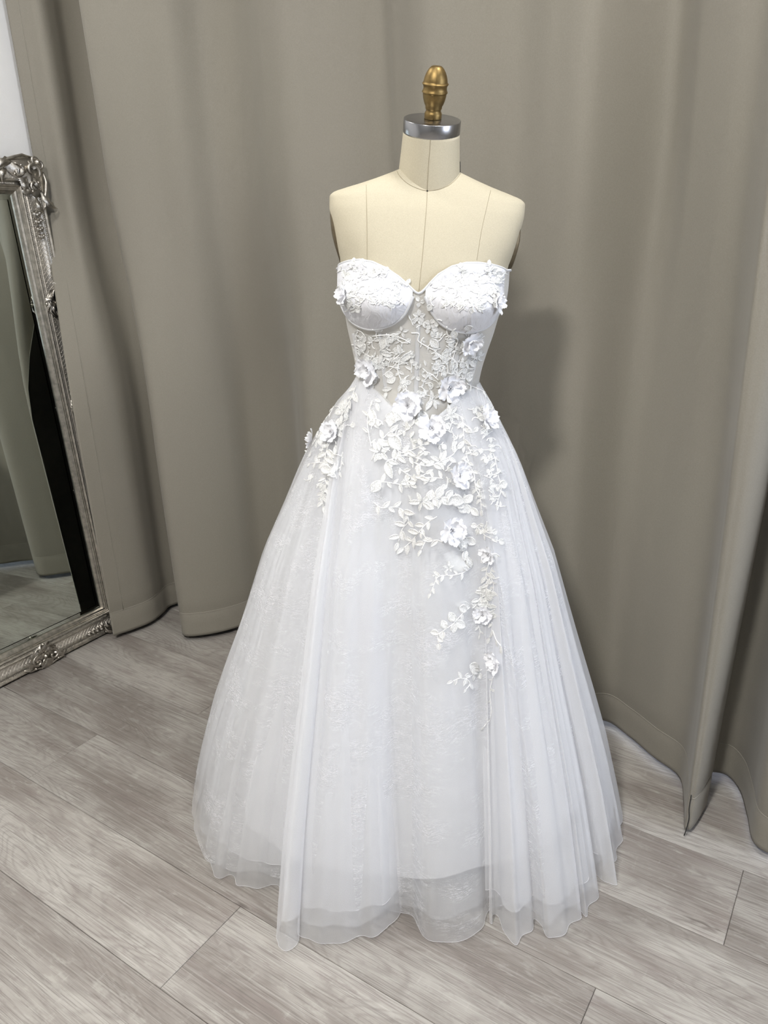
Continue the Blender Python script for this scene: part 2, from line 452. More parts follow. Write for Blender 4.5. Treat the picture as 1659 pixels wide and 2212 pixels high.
# curtains
def curtain(name, bottom, top, z0, label, n=300, edge_stitch=True, wob=.006, seed=1, hem=.10, tail=2.0):
    Pb, Pt = catmull(bottom, n), catmull(top, n)
    zs = np.r_[z0, z0 + .012, z0 + .05, z0 + hem - .008, z0 + hem, z0 + hem + .008, np.linspace(z0 + hem + .06, CEIL - .03, 26)]
    rs = np.random.RandomState(seed); ph = rs.uniform(0, 6.28, 4)
    def row(z, off=0.0):
        t = min(1, (z - z0) / (2.72 - z0)); tm = min(1, max(0, (z - .9) / .85)); tm = tm * tm * (3 - 2 * tm); tl = min(1, max(0, (z - z0) / 1.6)); wl = np.clip((np.linspace(0, 1, n) - tail) / .03, 0, 1)[:, None]; tm = tm * (1 - wl) + tl * wl; P = Pb * (1 - tm) + Pt * tm
        T = np.gradient(P, axis=0); T /= np.linalg.norm(T, axis=1)[:, None]
        nn = np.c_[T[:, 1], -T[:, 0]]                       # toward the room
        s = np.linspace(0, 1, n)
        amp = wob * (np.sin(s * 23 + ph[0] + z * 1.9) + .6 * np.sin(s * 51 + ph[1] - z * 2.7)) * min(1, t * 3)
        P = P + nn * (amp[:, None] + off)
        return np.array([room(a, b, z) for a, b in P])
    V = []
    for i, z in enumerate(zs):
        off = -.0016 if i == 4 else (.0005 if i < 4 else 0)
        R = row(z, off)
        V.extend(R)
    root = empty(name, row(z0)[n // 2]); tag(root, label, 'curtain')
    o = obj('panel', V, grid_faces(n, len(zs)), M_CURTAIN, root)
    md = o.modifiers.new('thickness', 'SOLIDIFY'); md.thickness = .0022; md.offset = -1
    obj('hem_stitch', *tube(row(z0 + hem, -.0012), .0011, 5), M_STITCH, root)
    if edge_stitch:
        zz = np.linspace(z0 + hem, CEIL - .04, 60)
        P = np.array([row(z, .0006)[7] for z in zz])
        obj('side_stitch', *tube(P, .0009, 4, up=(1, 0, 0)), M_STITCH, root)
    return root, row
main_b = [(-2.431, 1.600), (-2.402, 1.69), (-2.392, 1.765), (-2.412, 1.84), (-2.435, 1.905), (-2.395, 1.975), (-2.30, 1.955), (-2.24, 1.86), (-2.212, 1.77), (-2.170, 1.752), (-2.11, 1.80), (-2.058, 1.875), (-2.028, 1.955), (-2.01, 2.06),
          (-1.93, 2.12), (-1.81, 2.085), (-1.69, 1.985), (-1.59, 1.925), (-1.47, 1.97), (-1.33, 2.065), (-1.23, 2.03), (-1.12, 1.955), (-1.0, 1.98), (-.90, 2.03),
          (-.79, 1.99), (-.68, 1.97), (-.575, 2.055), (-.48, 2.015), (-.39, 1.955), (-.306, 1.905), (-.268, 1.80), (-.246, 1.712), (-.238, 1.709), (-.230, 1.716), (-.222, 1.76), (-.215, 1.83)]
main_t = [(-2.64, 1.755), (-2.595, 1.79), (-2.55, 1.812), (-2.558, 1.865), (-2.572, 1.925), (-2.53, 1.985), (-2.43, 1.965), (-2.36, 1.875), (-2.325, 1.80), (-2.28, 1.782), (-2.20, 1.81), (-2.12, 1.86), (-2.03, 1.895), (-1.97, 1.975),
          (-1.88, 2.005), (-1.79, 1.985), (-1.69, 1.935), (-1.58, 1.905), (-1.45, 1.955), (-1.33, 2.025), (-1.25, 1.985), (-1.12, 1.925), (-1.0, 1.965), (-.90, 1.995),
          (-.79, 1.95), (-.68, 1.935), (-.548, 2.085), (-.46, 1.985), (-.38, 1.91), (-.31, 1.86), (-.268, 1.78), (-.246, 1.712), (-.234, 1.708), (-.195, 1.715), (-.168, 1.75), (-.165, 1.81)]
c1, row1 = curtain('blackout_curtain', main_b, main_t, .022, 'wide greige curtain hanging in folds behind the bridal gown', 420, tail=.90)
P = row1(.022)
tipi = int(np.argmin([abs(p @ AX + .238) + abs(p @ BX - 1.709) for p in P])); tip = P[tipi]
th = [tip + np.array([-.004, -.006, .115]), tip + np.array([-.006, -.008, .075]), tip + np.array([-.003, -.008, .04]), tip + np.array([-.008, -.009, .0]), tip + np.array([-.011, -.010, -.012])]
obj('loose_thread', *tube(catmull(th, 20), .0012, 5), M_DARKTHREAD, c1)
right_b = [(-.30, 1.985), (-.25, 1.972), (-.195, 1.985), (-.150, 1.935), (-.115, 1.84), (-.088, 1.755), (-.045, 1.733), (.0, 1.765), (.05, 1.87), (.12, 1.97), (.2, 1.93), (.28, 1.80), (.36, 1.77), (.44, 1.88), (.52, 1.98), (.62, 1.93), (.72, 1.8), (.82, 1.82), (.92, 1.95), (1.05, 1.97)]
right_t = [(-.30, 1.985), (-.25, 1.972), (-.195, 1.98), (-.150, 1.945), (-.11, 1.88), (-.06, 1.81), (-.02, 1.79), (.02, 1.81), (.06, 1.88), (.12, 1.95), (.2, 1.93), (.28, 1.84), (.36, 1.82), (.44, 1.90), (.52, 1.97), (.62, 1.93), (.72, 1.85), (.82, 1.86), (.92, 1.95), (1.05, 1.97)]
curtain('blackout_curtain', right_b, right_t, .020, 'darker curtain panel at the right edge behind the loose curtain edge', 240, False, .003, 5)

# ------------------------------------------------------------------ ornate floor mirror
MW, MH, LEAN = .80, 1.79, rad(3.0)
F0 = room(-2.53, 1.74, .004)
E1 = -BX; E2 = np.array([0, 0, math.cos(LEAN)]) - AX * math.sin(LEAN); EN = AX * math.cos(LEAN) + np.array([0, 0, math.sin(LEAN)])
def mp(p, q, h=0.0): return F0 + E1 * p + E2 * q + EN * h
mirror = empty('leaning_mirror', F0 + E1 * MW / 2)
tag(mirror, 'tall ornate antique silver framed mirror leaning at the left wall', 'mirror')
PROF = [(0, -.012), (0, .022), (.003, .029), (.008, .032), (.013, .029), (.016, .024), (.020, .024), (.023, .028), (.027, .027), (.038, .021), (.050, .0205), (.060, .024), (.066, .030),
        (.070, .034), (.074, .031), (.076, .028), (.080, .028), (.083, .033), (.086, .0345), (.089, .031), (.091, .027), (.094, .0275), (.096, .024), (.0985, .0245), (.1005, .020), (.106, .017), (.110, .010), (.112, .004), (.112, -.012)]
corners = [(0, 0, 1, 1), (MW, 0, -1, 1), (MW, MH, -1, -1), (0, MH, 1, -1)]
for k in range(4):
    ca, cb = corners[k], corners[(k + 1) % 4]
    V = []
    for c in (ca, cb):
        for d, h in PROF: V.append(mp(c[0] + c[2] * d, c[1] + c[3] * d, h))
    n = len(PROF); F = [(i, i + 1, n + i + 1, n + i) for i in range(n - 1)] + [(n - 1, 0, n, 2 * n - 1)]
    o = obj('frame_rail', V, F, M_PEWTER, mirror, False)
obj('mirror_glass', [mp(.108, .108, .006), mp(MW - .108, .108, .006), mp(MW - .108, MH - .108, .006), mp(.108, MH - .108, .006),
                     mp(.108, .108, .002), mp(MW - .108, .108, .002), mp(MW - .108, MH - .108, .002), mp(.108, MH - .108, .002)],
    [(0, 1, 2, 3), (4, 7, 6, 5), (0, 4, 5, 1), (1, 5, 6, 2), (2, 6, 7, 3), (3, 7, 4, 0)], M_GLASS, mirror, False)
obj('bevel_edge', *(lambda q: ([mp(a, b, h) for a, b, h in q], [(0, 1, 5, 4), (1, 2, 6, 5), (2, 3, 7, 6), (3, 0, 4, 7)]))(
    [(.110, .110, .0064), (MW - .110, .110, .0064), (MW - .110, MH - .110, .0064), (.110, MH - .110, .0064), (.128, .128, .0088), (MW - .128, .128, .0088), (MW - .128, MH - .128, .0088), (.128, MH - .128, .0088)]), M_GLASS, mirror, False)
obj('backing_board', [mp(.02, .02, -.012), mp(MW - .02, .02, -.012), mp(MW - .02, MH - .02, -.012), mp(.02, MH - .02, -.012), mp(.02, .02, -.016), mp(MW - .02, .02, -.016), mp(MW - .02, MH - .02, -.016), mp(.02, MH - .02, -.016)],
    [(0, 1, 2, 3), (4, 7, 6, 5), (0, 4, 5, 1), (1, 5, 6, 2), (2, 6, 7, 3), (3, 7, 4, 0)], M_DARKBACK, mirror, False)
# along each rail: two rows of beads and a band of crossed lattice ribs (joined, far too small to count)
def rail_pts(k):
    ca, cb = corners[k], corners[(k + 1) % 4]
    L = MW if k in (0, 2) else MH
    def fn(s, d, h):
        # s runs along the rail, d inward from the outer edge
        if k == 0: return mp(s, d, h)
        if k == 1: return mp(MW - d, s, h)
        if k == 2: return mp(s, MH - d, h)
        return mp(d, s, h)
    return fn, L
for k in range(4):
    fn, L = rail_pts(k)
    vis = k in (0, 3, 2)
    for d, h, r, step in ((.018, .0255, .0030, .0066), (.078, .0300, .0026, .0058)):
        g = Geo(); s = .03 + d
        while s < L - .03 - d:
            g.add(*sphere(fn(s, d, h), r, 5, 3)); s += step
        o = g.build('bead_row', M_PEWTER2, mirror); o['kind'] = 'stuff'
    g = Geo(); step = .0155; s = .03
    while s < L - .06:
        for dr in (1, -1):
            pts = [fn(s + (.030 * t if dr > 0 else .030 * (1 - t)), .027 + .036 * t, .0255 - .0052 * math.sin(math.pi * t) + .0006) for t in (0, .25, .5, .75, 1)]
            g.add(*tube(pts, .0011, 4, up=EN))
        s += step
    o = g.build('lattice_band', M_PEWTER2, mirror); o['kind'] = 'stuff'
    # bright smooth cove under the lattice
    nseg = 2; V = []
    for s in (.0, L):
        for t in np.linspace(0, 1, 7): V.append(fn(min(max(s, .027 + .037 * t), L - .027 - .037 * t), .027 + .037 * t, .0262 - .0052 * math.sin(math.pi * t)))
    obj('lattice_ground', V, [(i, i + 1, 8 + i, 7 + i) for i in range(6)], M_PEWTER2, mirror)

def spiral(c, r0, r1, a0, turns, n=26):
    out = []
    for i in range(n):
        t = i / (n - 1); r = r0 + (r1 - r0) * t ** .8; a = a0 + turns * 2 * math.pi * t
        out.append((c[0] + r * math.cos(a), c[1] + r * math.sin(a)))
    return out
def acanthus(base, ang, L, W, h0, lobes=3, n=9):
    """a curled carved leaf in frame coordinates -> V,F of (p,q,h)"""
    V = []; cols = 5
    for i in range(n):
        t = i / (n - 1)
        w = W * math.sin(math.pi * min(1, t * .93 + .07)) ** .7 * (1 + .22 * math.cos(t * lobes * 2 * math.pi))
        bend = ang + .6 * t * t
        cx = base[0] + math.cos(bend) * L * t; cy = base[1] + math.sin(bend) * L * t
        for j in range(cols):
            u = (j / (cols - 1) - .5) * 2
            h = h0 + .010 * math.sin(math.pi * t) + .006 * t - .006 * u * u + .002 * math.cos(u * 6)
            V.append((cx - math.sin(bend) * u * w / 2, cy + math.cos(bend) * u * w / 2, h))
    return V, grid_faces(cols, n)
def ornament(name, X, label, scrolls, leaves, balls, fans, plate):
    """X maps local (x,y,h) to world; base plate mesh + carved sub-parts"""
    V = [X(x, y, .026) for x, y in plate]; n = len(V); cx = np.mean(plate, axis=0)
    ins = [(cx[0] + (x - cx[0]) * .78, cx[1] + (y - cx[1]) * .78) for x, y in plate]
    V += [X(x, y, .036) for x, y in ins] + [X(cx[0], cx[1], .038)]
    F = [(i, (i + 1) % n, n + (i + 1) % n, n + i) for i in range(n)] + [(n + i, n + (i + 1) % n, 2 * n) for i in range(n)]
    root = obj(name, V, F, M_PEWTER, mirror)
    if label: root['label'] = label
    def sub(nm, V, F, mat=M_PEWTER): return obj(nm, [X(*v) for v in V], F, mat, root)
    for pts, r, h in scrolls:
        P = [(x, y, h) for x, y in pts]; m = len(P)
        R = [r * (.45 + .55 * math.sin(math.pi * (i / (m - 1)) ** .8)) for i in range(m)]
        sub('scroll', *tube(np.array(P), R, 7, up=(0, 0, 1)))
    for base, ang, L, W in leaves: sub('acanthus_leaf', *acanthus(base, ang, L, W, .036))
    for c, r in balls: sub('ball', *sphere((c[0], c[1], .042), r, 12, 8))
    for c, r, a0, a1 in fans:
        V = []; F = []
        m = 15
        for i in range(m):
            a = a0 + (a1 - a0) * i / (m - 1); rr = r * (1 + .05 * math.cos(i * math.pi))
            for t in (.12, .5, .85, 1):
                V.append((c[0] + rr * t * math.cos(a), c[1] + rr * t * math.sin(a), .040 + .006 * math.sin(math.pi * t * .8) + .0018 * (i % 2)))
        sub('shell', V, grid_faces(4, m))
    return root
def corner_orn(cx, cy, sx, sy, label, size=1.0):
    X = lambda x, y, h: mp(cx + sx * x * size, cy + sy * y * size, h)
    pl = [(-.006, -.008), (.03, -.014), (.07, -.006), (.115, -.004), (.128, .03), (.10, .055), (.075, .07), (.055, .10), (.03, .125), (-.004, .118), (-.010, .07), (-.014, .03)]
    sc = [(spiral((.036, .036), .030, .008, 2.4, .85), .0065, .044),
          (spiral((.088, .040), .026, .006, -1.2, -.95), .0055, .042),
          (spiral((.040, .092), .024, .006, 2.8, .95), .0055, .042),
          (spiral((.006, .020), .018, .005, -.6, -1.0), .0048, .044), (spiral((.022, .006), .018, .005, 2.1, 1.0), .0048, .044),
          ([(.03, -.006), (.06, -.012), (.09, -.004), (.118, .004), (.15, .010), (.165, .022)], .006, .038),
          ([(-.006, .04), (-.012, .07), (-.004, .10), (.004, .12), (.010, .15), (.022, .165)], .006, .038),
          ([(.062, .056), (.070, .078), (.060, .098), (.052, .112)], .0045, .042)]
    lv = [((.10, .012), -.1, .075, .028), ((.012, .10), 1.65, .075, .028), ((.062, .062), .75, .05, .030), ((.05, .03), .2, .045, .022), ((.03, .055), 1.35, .045, .022), ((.125, .035), .35, .05, .022), ((.035, .125), 1.2, .05, .022)]
    bl = [((.010, .010), .0105), ((.075, .022), .006), ((.022, .075), .006), ((.104, .05), .005), ((.05, .104), .005)]
    fn = [((.060, .060), .036, .1, 1.5), ((.034, .034), .028, 3.4, 5.2), ((.075, .094), .022, .4, 2.6)]
    o = ornament('corner_ornament', X, label, sc, lv, bl, fn, pl)
    # little flower drops down the rail from the corner
    for (bx, by, ang) in ((.050, .165, 1.57), (.165, .050, 0)):
        for i in range(4):
            px, py = (bx, by + i * .026) if ang else (bx + i * .026, by)
            for j in range(3):
                a = ang + (j - 1) * .75
                V, F = acanthus((px, py), a, .028 - .003 * i, .015, .030, 2, 6); obj('acanthus_leaf', [X(*v) for v in V], F, M_PEWTER, o)
            V, F = sphere((px, py + .004, .041), .0062 - .0007 * i, 8, 5); obj('ball', [X(*v) for v in V], F, M_PEWTER, o)
    return o
corner_orn(0, MH, 1, -1, 'carved scroll and shell corner with a round boss')
corner_orn(0, 0, 1, 1, 'carved corner at the floor behind the curtain', .8)
corner_orn(MW, MH, -1, -1, None)
corner_orn(MW, 0, -1, 1, None, .8)
def side_orn(k, s0, size, label):
    fn, L = rail_pts(k)
    X = lambda x, y, h: fn(s0 + x * size, .052 + y * size, h)
    pl = [(-.055, -.02), (-.03, -.05), (0, -.058), (.03, -.05), (.055, -.02), (.05, .015), (.025, .035), (0, .042), (-.025, .035), (-.05, .015)]
    sc = [(spiral((-.034, -.022), .028, .006, 1.2, 1.0), .0055, .042), (spiral((.034, -.022), .028, .006, 1.95, -1.0), .0055, .042),
          ([(-.05, .01), (-.03, .03), (0, .02), (.03, .03), (.05, .01)], .005, .042), ([(-.095, -.030), (-.07, -.048), (-.04, -.050), (0, -.06), (.04, -.050), (.07, -.048), (.095, -.030)], .005, .038)]
    lv = [((0, .0), 1.57, .05, .03), ((0, 0), 2.4, .045, .024), ((0, 0), .75, .045, .024), ((-.04, -.02), 3.3, .05, .022), ((.04, -.02), -.15, .05, .022), ((0, -.02), -1.5, .045, .03)]
    return ornament('side_ornament', X, label, sc, lv, [((0, -.012), .010), ((-.05, -.045), .006), ((.05, -.045), .006), ((0, .040), .007)], [((0, -.022), .034, 3.5, 5.9)], pl)
for k, s0, sz, lb in ((3, 1.31, .9, 'carved cartouche on the upright rail'), (3, .93, .6, 'small carved clasp on the upright rail'), (3, .60, .6, 'small carved clasp low on the upright rail'),
                      (1, 1.31, .9, None), (0, MW / 2, .95, 'carved cartouche on the bottom rail'), (2, MW / 2, .95, None)):
    side_orn(k, s0, sz, lb)

# ------------------------------------------------------------------ dress form
YC = 1.65; TILT = rad(4.1)
EXV = np.array([math.cos(TILT), 0, -math.sin(TILT)])
def axis_pt(z): return np.array([.084 + .0716 * (z - 1.2), YC, z])
def axis_px(y): return 940 - (y - 150) * .0565
def row_z(y): return at_y(axis_px(y), y, YC)[2]
def row_w(y, hw): return .5 * (at_y(axis_px(y) + hw, y, YC)[0] - at_y(axis_px(y) - hw, y, YC)[0])
def table(rows):
    T = np.array([(row_z(y), row_w(y, hw), bf, bb, n) for y, hw, bf, bb, n in rows]); return T[np.argsort(T[:, 0])]
def smooth_interp(T, z):
    # cubic hermite through the table
    zs = T[:, 0]; i = int(np.clip(np.searchsorted(zs, z) - 1, 0, len(zs) - 2)); h = zs[i + 1] - zs[i]; t = min(max((z - zs[i]) / h, 0), 1)
    def sl(k):
        if k == 0: return (T[1, 1:] - T[0, 1:]) / (zs[1] - zs[0])
        if k == len(zs) - 1: return (T[-1, 1:] - T[-2, 1:]) / (zs[-1] - zs[-2])
        d0 = (T[k, 1:] - T[k - 1, 1:]) / (zs[k] - zs[k - 1]); d1 = (T[k + 1, 1:] - T[k, 1:]) / (zs[k + 1] - zs[k])
        return np.where(d0 * d1 <= 0, 0, 2 * d0 * d1 / np.where(d0 + d1 == 0, 1, d0 + d1))
    m0, m1 = sl(i) * h, sl(i + 1) * h; p0, p1 = T[i, 1:], T[i + 1, 1:]
    return (2 * t ** 3 - 3 * t ** 2 + 1) * p0 + (t ** 3 - 2 * t ** 2 + t) * m0 + (-2 * t ** 3 + 3 * t ** 2) * p1 + (t ** 3 - t ** 2) * m1
BUST = [(-.108, row_z(655)), (.100, row_z(655))]
def bulge(lx, z, amp):
    s = 0
    for bx, bz in BUST:
        sz = .055 if z > bz else .040
        s += amp * math.exp(-((lx - bx) / .062) ** 2 - ((z - bz) / sz) ** 2)
    return s
TORSO = table([(366, 60, .028, .060, 2.0), (376, 82, .036, .070, 2.0), (388, 110, .044, .078, 2.0), (402, 146, .052, .084, 2.1), (415, 182, .058, .088, 2.3), (424, 203, .062, .088, 2.5), (434, 211, .067, .09, 2.6),
               (455, 210, .077, .094, 2.7), (500, 200, .092, .10, 2.7), (540, 190, .103, .105, 2.5), (572, 180, .110, .107, 2.3), (610, 176, .113, .108, 2.2), (650, 172, .112, .105, 2.15), (700, 155, .103, .098, 2.1), (760, 137, .094, .093, 2.0),
               (825, 124, .090, .095, 2.0), (880, 138, .10, .11, 2.0), (940, 158, .11, .13, 2.0), (1000, 166, .11, .135, 2.0)])
BODICE = table([(560, 184, .113, .110, 2.3), (575, 184, .114, .110, 2.3), (610, 184, .117, .112, 2.2), (640, 181, .118, .111, 2.2), (673, 167, .112, .107, 2.1), (712, 158, .107, .103, 2.1), (762, 144, .099, .098, 2.0), (795, 136, .096, .098, 2.0),
                (825, 132, .096, .10, 2.0), (850, 139, .101, .105, 2.0), (900, 152, .112, .12, 2.0)])
def ring_pt(T, z, th, off=0.0, amp=0.0):
    a, bf, bb, n = smooth_interp(T, z); a += off; bf += off; bb += off
    s, c = math.sin(th), math.cos(th)                       # th=0 faces the camera
    lx = a * math.copysign(abs(s) ** (2 / n), s); b = bf if c > 0 else bb
    ly = -b * math.copysign(abs(c) ** (2 / n), c)
    if c > 0 and amp: ly -= bulge(lx, z, amp) * min(1, c * 3)
    p = axis_pt(z) + EXV * lx; p[1] += ly
    return p
base_xy = axis_pt(.3)
form = empty('dress_form', (base_xy[0], YC, 0.0))
tag(form, 'cream linen dress form with steel neck cap and brass finial wearing the gown', 'dress form')
zs = np.r_[np.linspace(row_z(1000), row_z(460), 46), np.linspace(row_z(455), row_z(366), 26)]
nth = 72
V = [ring_pt(TORSO, z, 2 * math.pi * i / nth, 0, .030) for z in zs for i in range(nth)]
F = grid_faces(nth, len(zs), True); F.append(tuple(range(nth))[::-1]); F.append(tuple((len(zs) - 1) * nth + i for i in range(nth)))
torso = obj('torso', V, F, M_LINEN, form)
# neck: rings that tip forward
def neck_ring(t, n=48, extra=0.0):
    c0 = at_y(axis_px(388), 388, 1.655); c1 = at_y(axis_px(285) - .5, 285, 1.625)
    c = c0 + (c1 - c0) * t; tilt = rad(33 + (19 - 33) * t)
    rx = .0635 + (.0550 - .0635) * max(t, 0) ** .8 + .012 * max(0, .12 - t) / .12 * .25 + extra; ry = .071 + (.0545 - .071) * t + extra
    up = np.array([math.sin(TILT), -math.sin(tilt), math.cos(tilt)]); fy = np.array([0, -math.cos(tilt), -math.sin(tilt)])
    return c, up, [c + EXV * rx * math.sin(a) + fy * ry * math.cos(a) for a in np.linspace(0, 2 * math.pi, n, endpoint=False)]
V = []; ts = np.linspace(-.25, 1.02, 16)
for t in ts: V += neck_ring(t)[2]
F = grid_faces(48, len(ts), True); F.append(tuple((len(ts) - 1) * 48 + i for i in range(48)))
neck = obj('neck', V, F, M_LINEN, form)
def frame_m(c, up):
    z = Vector(up).normalized(); x = Vector(EXV); x = (x - z * x.dot(z)).normalized(); y = z.cross(x)
    return Matrix([[x[0], y[0], z[0], c[0]], [x[1], y[1], z[1], c[1]], [x[2], y[2], z[2], c[2]], [0, 0, 0, 1]])
c, up, R = neck_ring(1.0)
MC = frame_m(c, up)
cap_h = .0225
V, F = lathe([(.0530, -.004), (.0550, -.002), (.0556, 0), (.0556, cap_h - .0010), (.0552, cap_h - .0003), (.0544, cap_h), (.02, cap_h + .0002), (.002, cap_h + .0002)], 72)
link(bpy.data.objects.new('neck_cap', mesh_data('neck_cap', V, F, M_STEEL)), form, world_m=MC)['label'] = 'brushed steel neck cap'
m_ = [(0.0165, 0), (.0172, .002), (.0172, .011), (.0165, .0135), (.0150, .0165), (.0148, .019), (.0160, .0215), (.0168, .0235), (.0165, .027), (.0185, .031), (.0205, .0375), (.0222, .0445), (.0232, .0525), (.0232, .0545), (.0250, .0560), (.0252, .0575), (.0246, .0590), (.0234, .0620), (.0230, .0660), (.0236, .0705),
      (.0256, .0735), (.0260, .0748), (.0252, .0762), (.0236, .0770), (.0234, .0800), (.0224, .0860), (.0206, .0925), (.0180, .0990), (.0146, .1050), (.0108, .1095), (.0085, .1108), (.003, .1112)]
V, F = lathe([(r * .97, z * .80) for r, z in m_], 48)
fin = link(bpy.data.objects.new('finial', mesh_data('finial', V, F, M_BRASS)), form, world_m=MC @ Matrix.Translation((.001, .004, cap_h)))
fin['label'] = 'antique brass acorn finial'
# casting seam of the finial, and the seams of the linen cover
P = [(0, -r * .97 - .0001, z * .80) for r, z in m_[1:-2]]
s = link(bpy.data.objects.new('casting_seam', mesh_data('casting_seam', *tube(np.array(P), .0006, 4), M_BRASS)), fin, world_m=fin.matrix_basis.copy())
_fv = [v.co.copy() for v in torso.data.vertices]; _ff = [tuple(p.vertices) for p in torso.data.polygons]; _n0 = len(_fv)
_fv += [v.co.copy() for v in neck.data.vertices]; _ff += [tuple(i + _n0 for i in p.vertices) for p in neck.data.polygons]
FORM_BVH = BVHTree.FromPolygons(_fv, [f for f in _ff if len(f) <= 4])
def seam_line(pts, n=40):
    out = []
    for x, y in catmull(np.array(pts, float), n):
        d = Vector(ray(x, y)).normalized(); l, nn, _, _ = FORM_BVH.ray_cast(Vector(CAM), d)
        if l is not None: out.append(np.array(l - d * .0002))
    return np.array(out)
for nm, pts, r in (('cover_seam', [(923, 414), (921, 450), (917, 500), (912, 560), (905, 628)], .0005), ('cover_seam', [(791, 399), (792, 440), (793, 500), (793, 562)], .00045), ('cover_seam', [(1060, 411), (1051, 450), (1040, 500), (1030, 562)], .00045),
               ('neck_front_seam', [(930, 299), (928, 330), (925, 370), (923, 411)], .0005), ('neck_seam', [(857, 369), (863, 380), (880, 396), (902, 407), (923, 412), (947, 409), (970, 400), (988, 384), (997, 371)], .0006)):
    obj(nm, *tube(seam_line(pts), r, 4), M_SEAM, form)
obj('seam_dot', *sphere(seam_line([(922, 412), (924, 413)], 3)[1], .0018, 8, 5), M_INK, form)
# printed size mark seen edge-on at the right of the neck
P = [np.array(neck_ring(t)[2][11]) + np.array([.0004, -.0002, 0]) for t in np.linspace(.12, .45, 6)]
o = obj('size_mark', *tube(np.array(P), .0010, 4), M_INK, form)
# oval arm plates
for sx in (-1, 1):
    z = row_z(512); a = smooth_interp(TORSO, z)[0]
    c = axis_pt(z) + EXV * sx * (a - .0035) + np.array([0, .016, 0])
    V = []
    for rr, hh in ((1.0, -.012), (1.0, .003), (.94, .0055), (.5, .008), (.02, .009)):
        for k in range(40):
            t = 2 * math.pi * k / 40
            vz = math.cos(t) * .064 * rr; vy = math.sin(t) * .050 * rr
            V.append(c + np.array([0, vy, vz]) + EXV * sx * (hh + vz * .20 * (1 if vz < 0 else .35) ))
    obj('arm_plate', V, grid_faces(40, 5, True) + [tuple(range(160, 200))], M_ARMPLATE, form)
# stand, hidden by the skirt
V, F = lathe([(.016, .03), (.016, row_z(1000) + .01)], 20)
obj('stand_pole', [(v[0] + base_xy[0] * (1 - v[2]) + axis_pt(v[2])[0] * v[2], v[1] + YC, v[2]) for v in V], F, M_IRON, form)
for k in range(4):
    a = rad(45 + 90 * k); p0 = np.array([base_xy[0], YC, .075]); p1 = p0 + np.array([math.cos(a) * .24, math.sin(a) * .24, -.055])
    obj('stand_foot', *tube(np.array([p0, p0 + (p1 - p0) * .5 + np.array([0, 0, .01]), p1]), [.014, .012, .010], 8), M_IRON, form)
    o = obj('caster', *sphere(p1 + np.array([0, 0, 0]), .02, 10, 7), M_IRON, form)

# ------------------------------------------------------------------ bridal gown
gown = empty('bridal_gown', (base_xy[0], YC, 0.012))
tag(gown, 'white strapless wedding gown with lace flowers and layered tulle skirt', 'dress')
def surf_front(T, x, y, amp, off=0.0):
    """(lx, z) on the front of the body where pixel x,y of the photograph falls"""
    Y = YC - .1
    for _ in range(16):
        p = at_y(x, y, Y); z = p[2]
        for _ in range(3):
            lx = (p[0] - axis_pt(z)[0]) / EXV[0]; z = p[2] + math.sin(TILT) * lx
        a, bf, bb, n = smooth_interp(T, z)
        ly = -bf * max(0, 1 - min(1, abs(lx / a)) ** n) ** (1 / n) - bulge(lx, z, amp)
        Y = .5 * Y + .5 * (YC + ly - off)
    return lx, z
AMP = .036
neck_px = [(729, 578), (738, 570), (755, 564), (778, 561), (806, 566), (836, 580), (862, 598), (884, 618), (897, 631), (905, 634), (914, 629), (928, 612), (948, 592), (975, 576), (1005, 568), (1035, 568), (1062, 572), (1082, 578), (1092, 584)]
NL = np.array([surf_front(BODICE, x, y, AMP) for x, y in neck_px])
wl_px = [(731, 628), (738, 652), (748, 674), (762, 693), (780, 705), (803, 711), (830, 707), (855, 696), (874, 678), (886, 656), (892, 640)]
wr_px = [(918, 640), (925, 658), (936, 680), (952, 699), (972, 711), (997, 717), (1022, 716), (1045, 708), (1062, 693), (1075, 668), (1085, 640)]
WL = np.array([surf_front(BODICE, x, y, AMP) for x, y in wl_px]); WR = np.array([surf_front(BODICE, x, y, AMP) for x, y in wr_px])
def th_of(lx, z):
    a, bf, bb, n = smooth_interp(BODICE, z); q = min(1, abs(lx / a)); return math.copysign(math.asin(q ** (n / 2)), lx)
# neckline as a function of angle
NT = np.array([(th_of(lx, z), z) for lx, z in NL]); NT = NT[np.argsort(NT[:, 0])]
def neck_z(th):
    th = (th + math.pi) % (2 * math.pi) - math.pi
    if abs(th) <= 1.35: return float(np.interp(th, NT[:, 0], NT[:, 1]))
    zs_ = NT[0, 1] if th < 0 else NT[-1, 1]
    return zs_ - .02 * min(1, (abs(th) - 1.35) / 1.6)
zb = row_z(897)
nth = 128; nv = 34; V = []; UV = []
for j in range(nv):
    for i in range(nth):
        th = -math.pi + 2 * math.pi * i / nth
        z = zb + (neck_z(th) - zb) * j / (nv - 1)
        V.append(ring_pt(BODICE, z, th, .0, AMP * .8)); UV.append((th * .13, z))
bodice = obj('bodice', V, grid_faces(nth, nv, True), M_NET, gown, True, UV)
bodice['label'] = 'sheer boned corset bodice'
RAY_SRC = [(V, grid_faces(nth, nv, True))]
def bod(lx, z, off): return ring_pt(BODICE, z, th_of(lx, z), off, AMP)
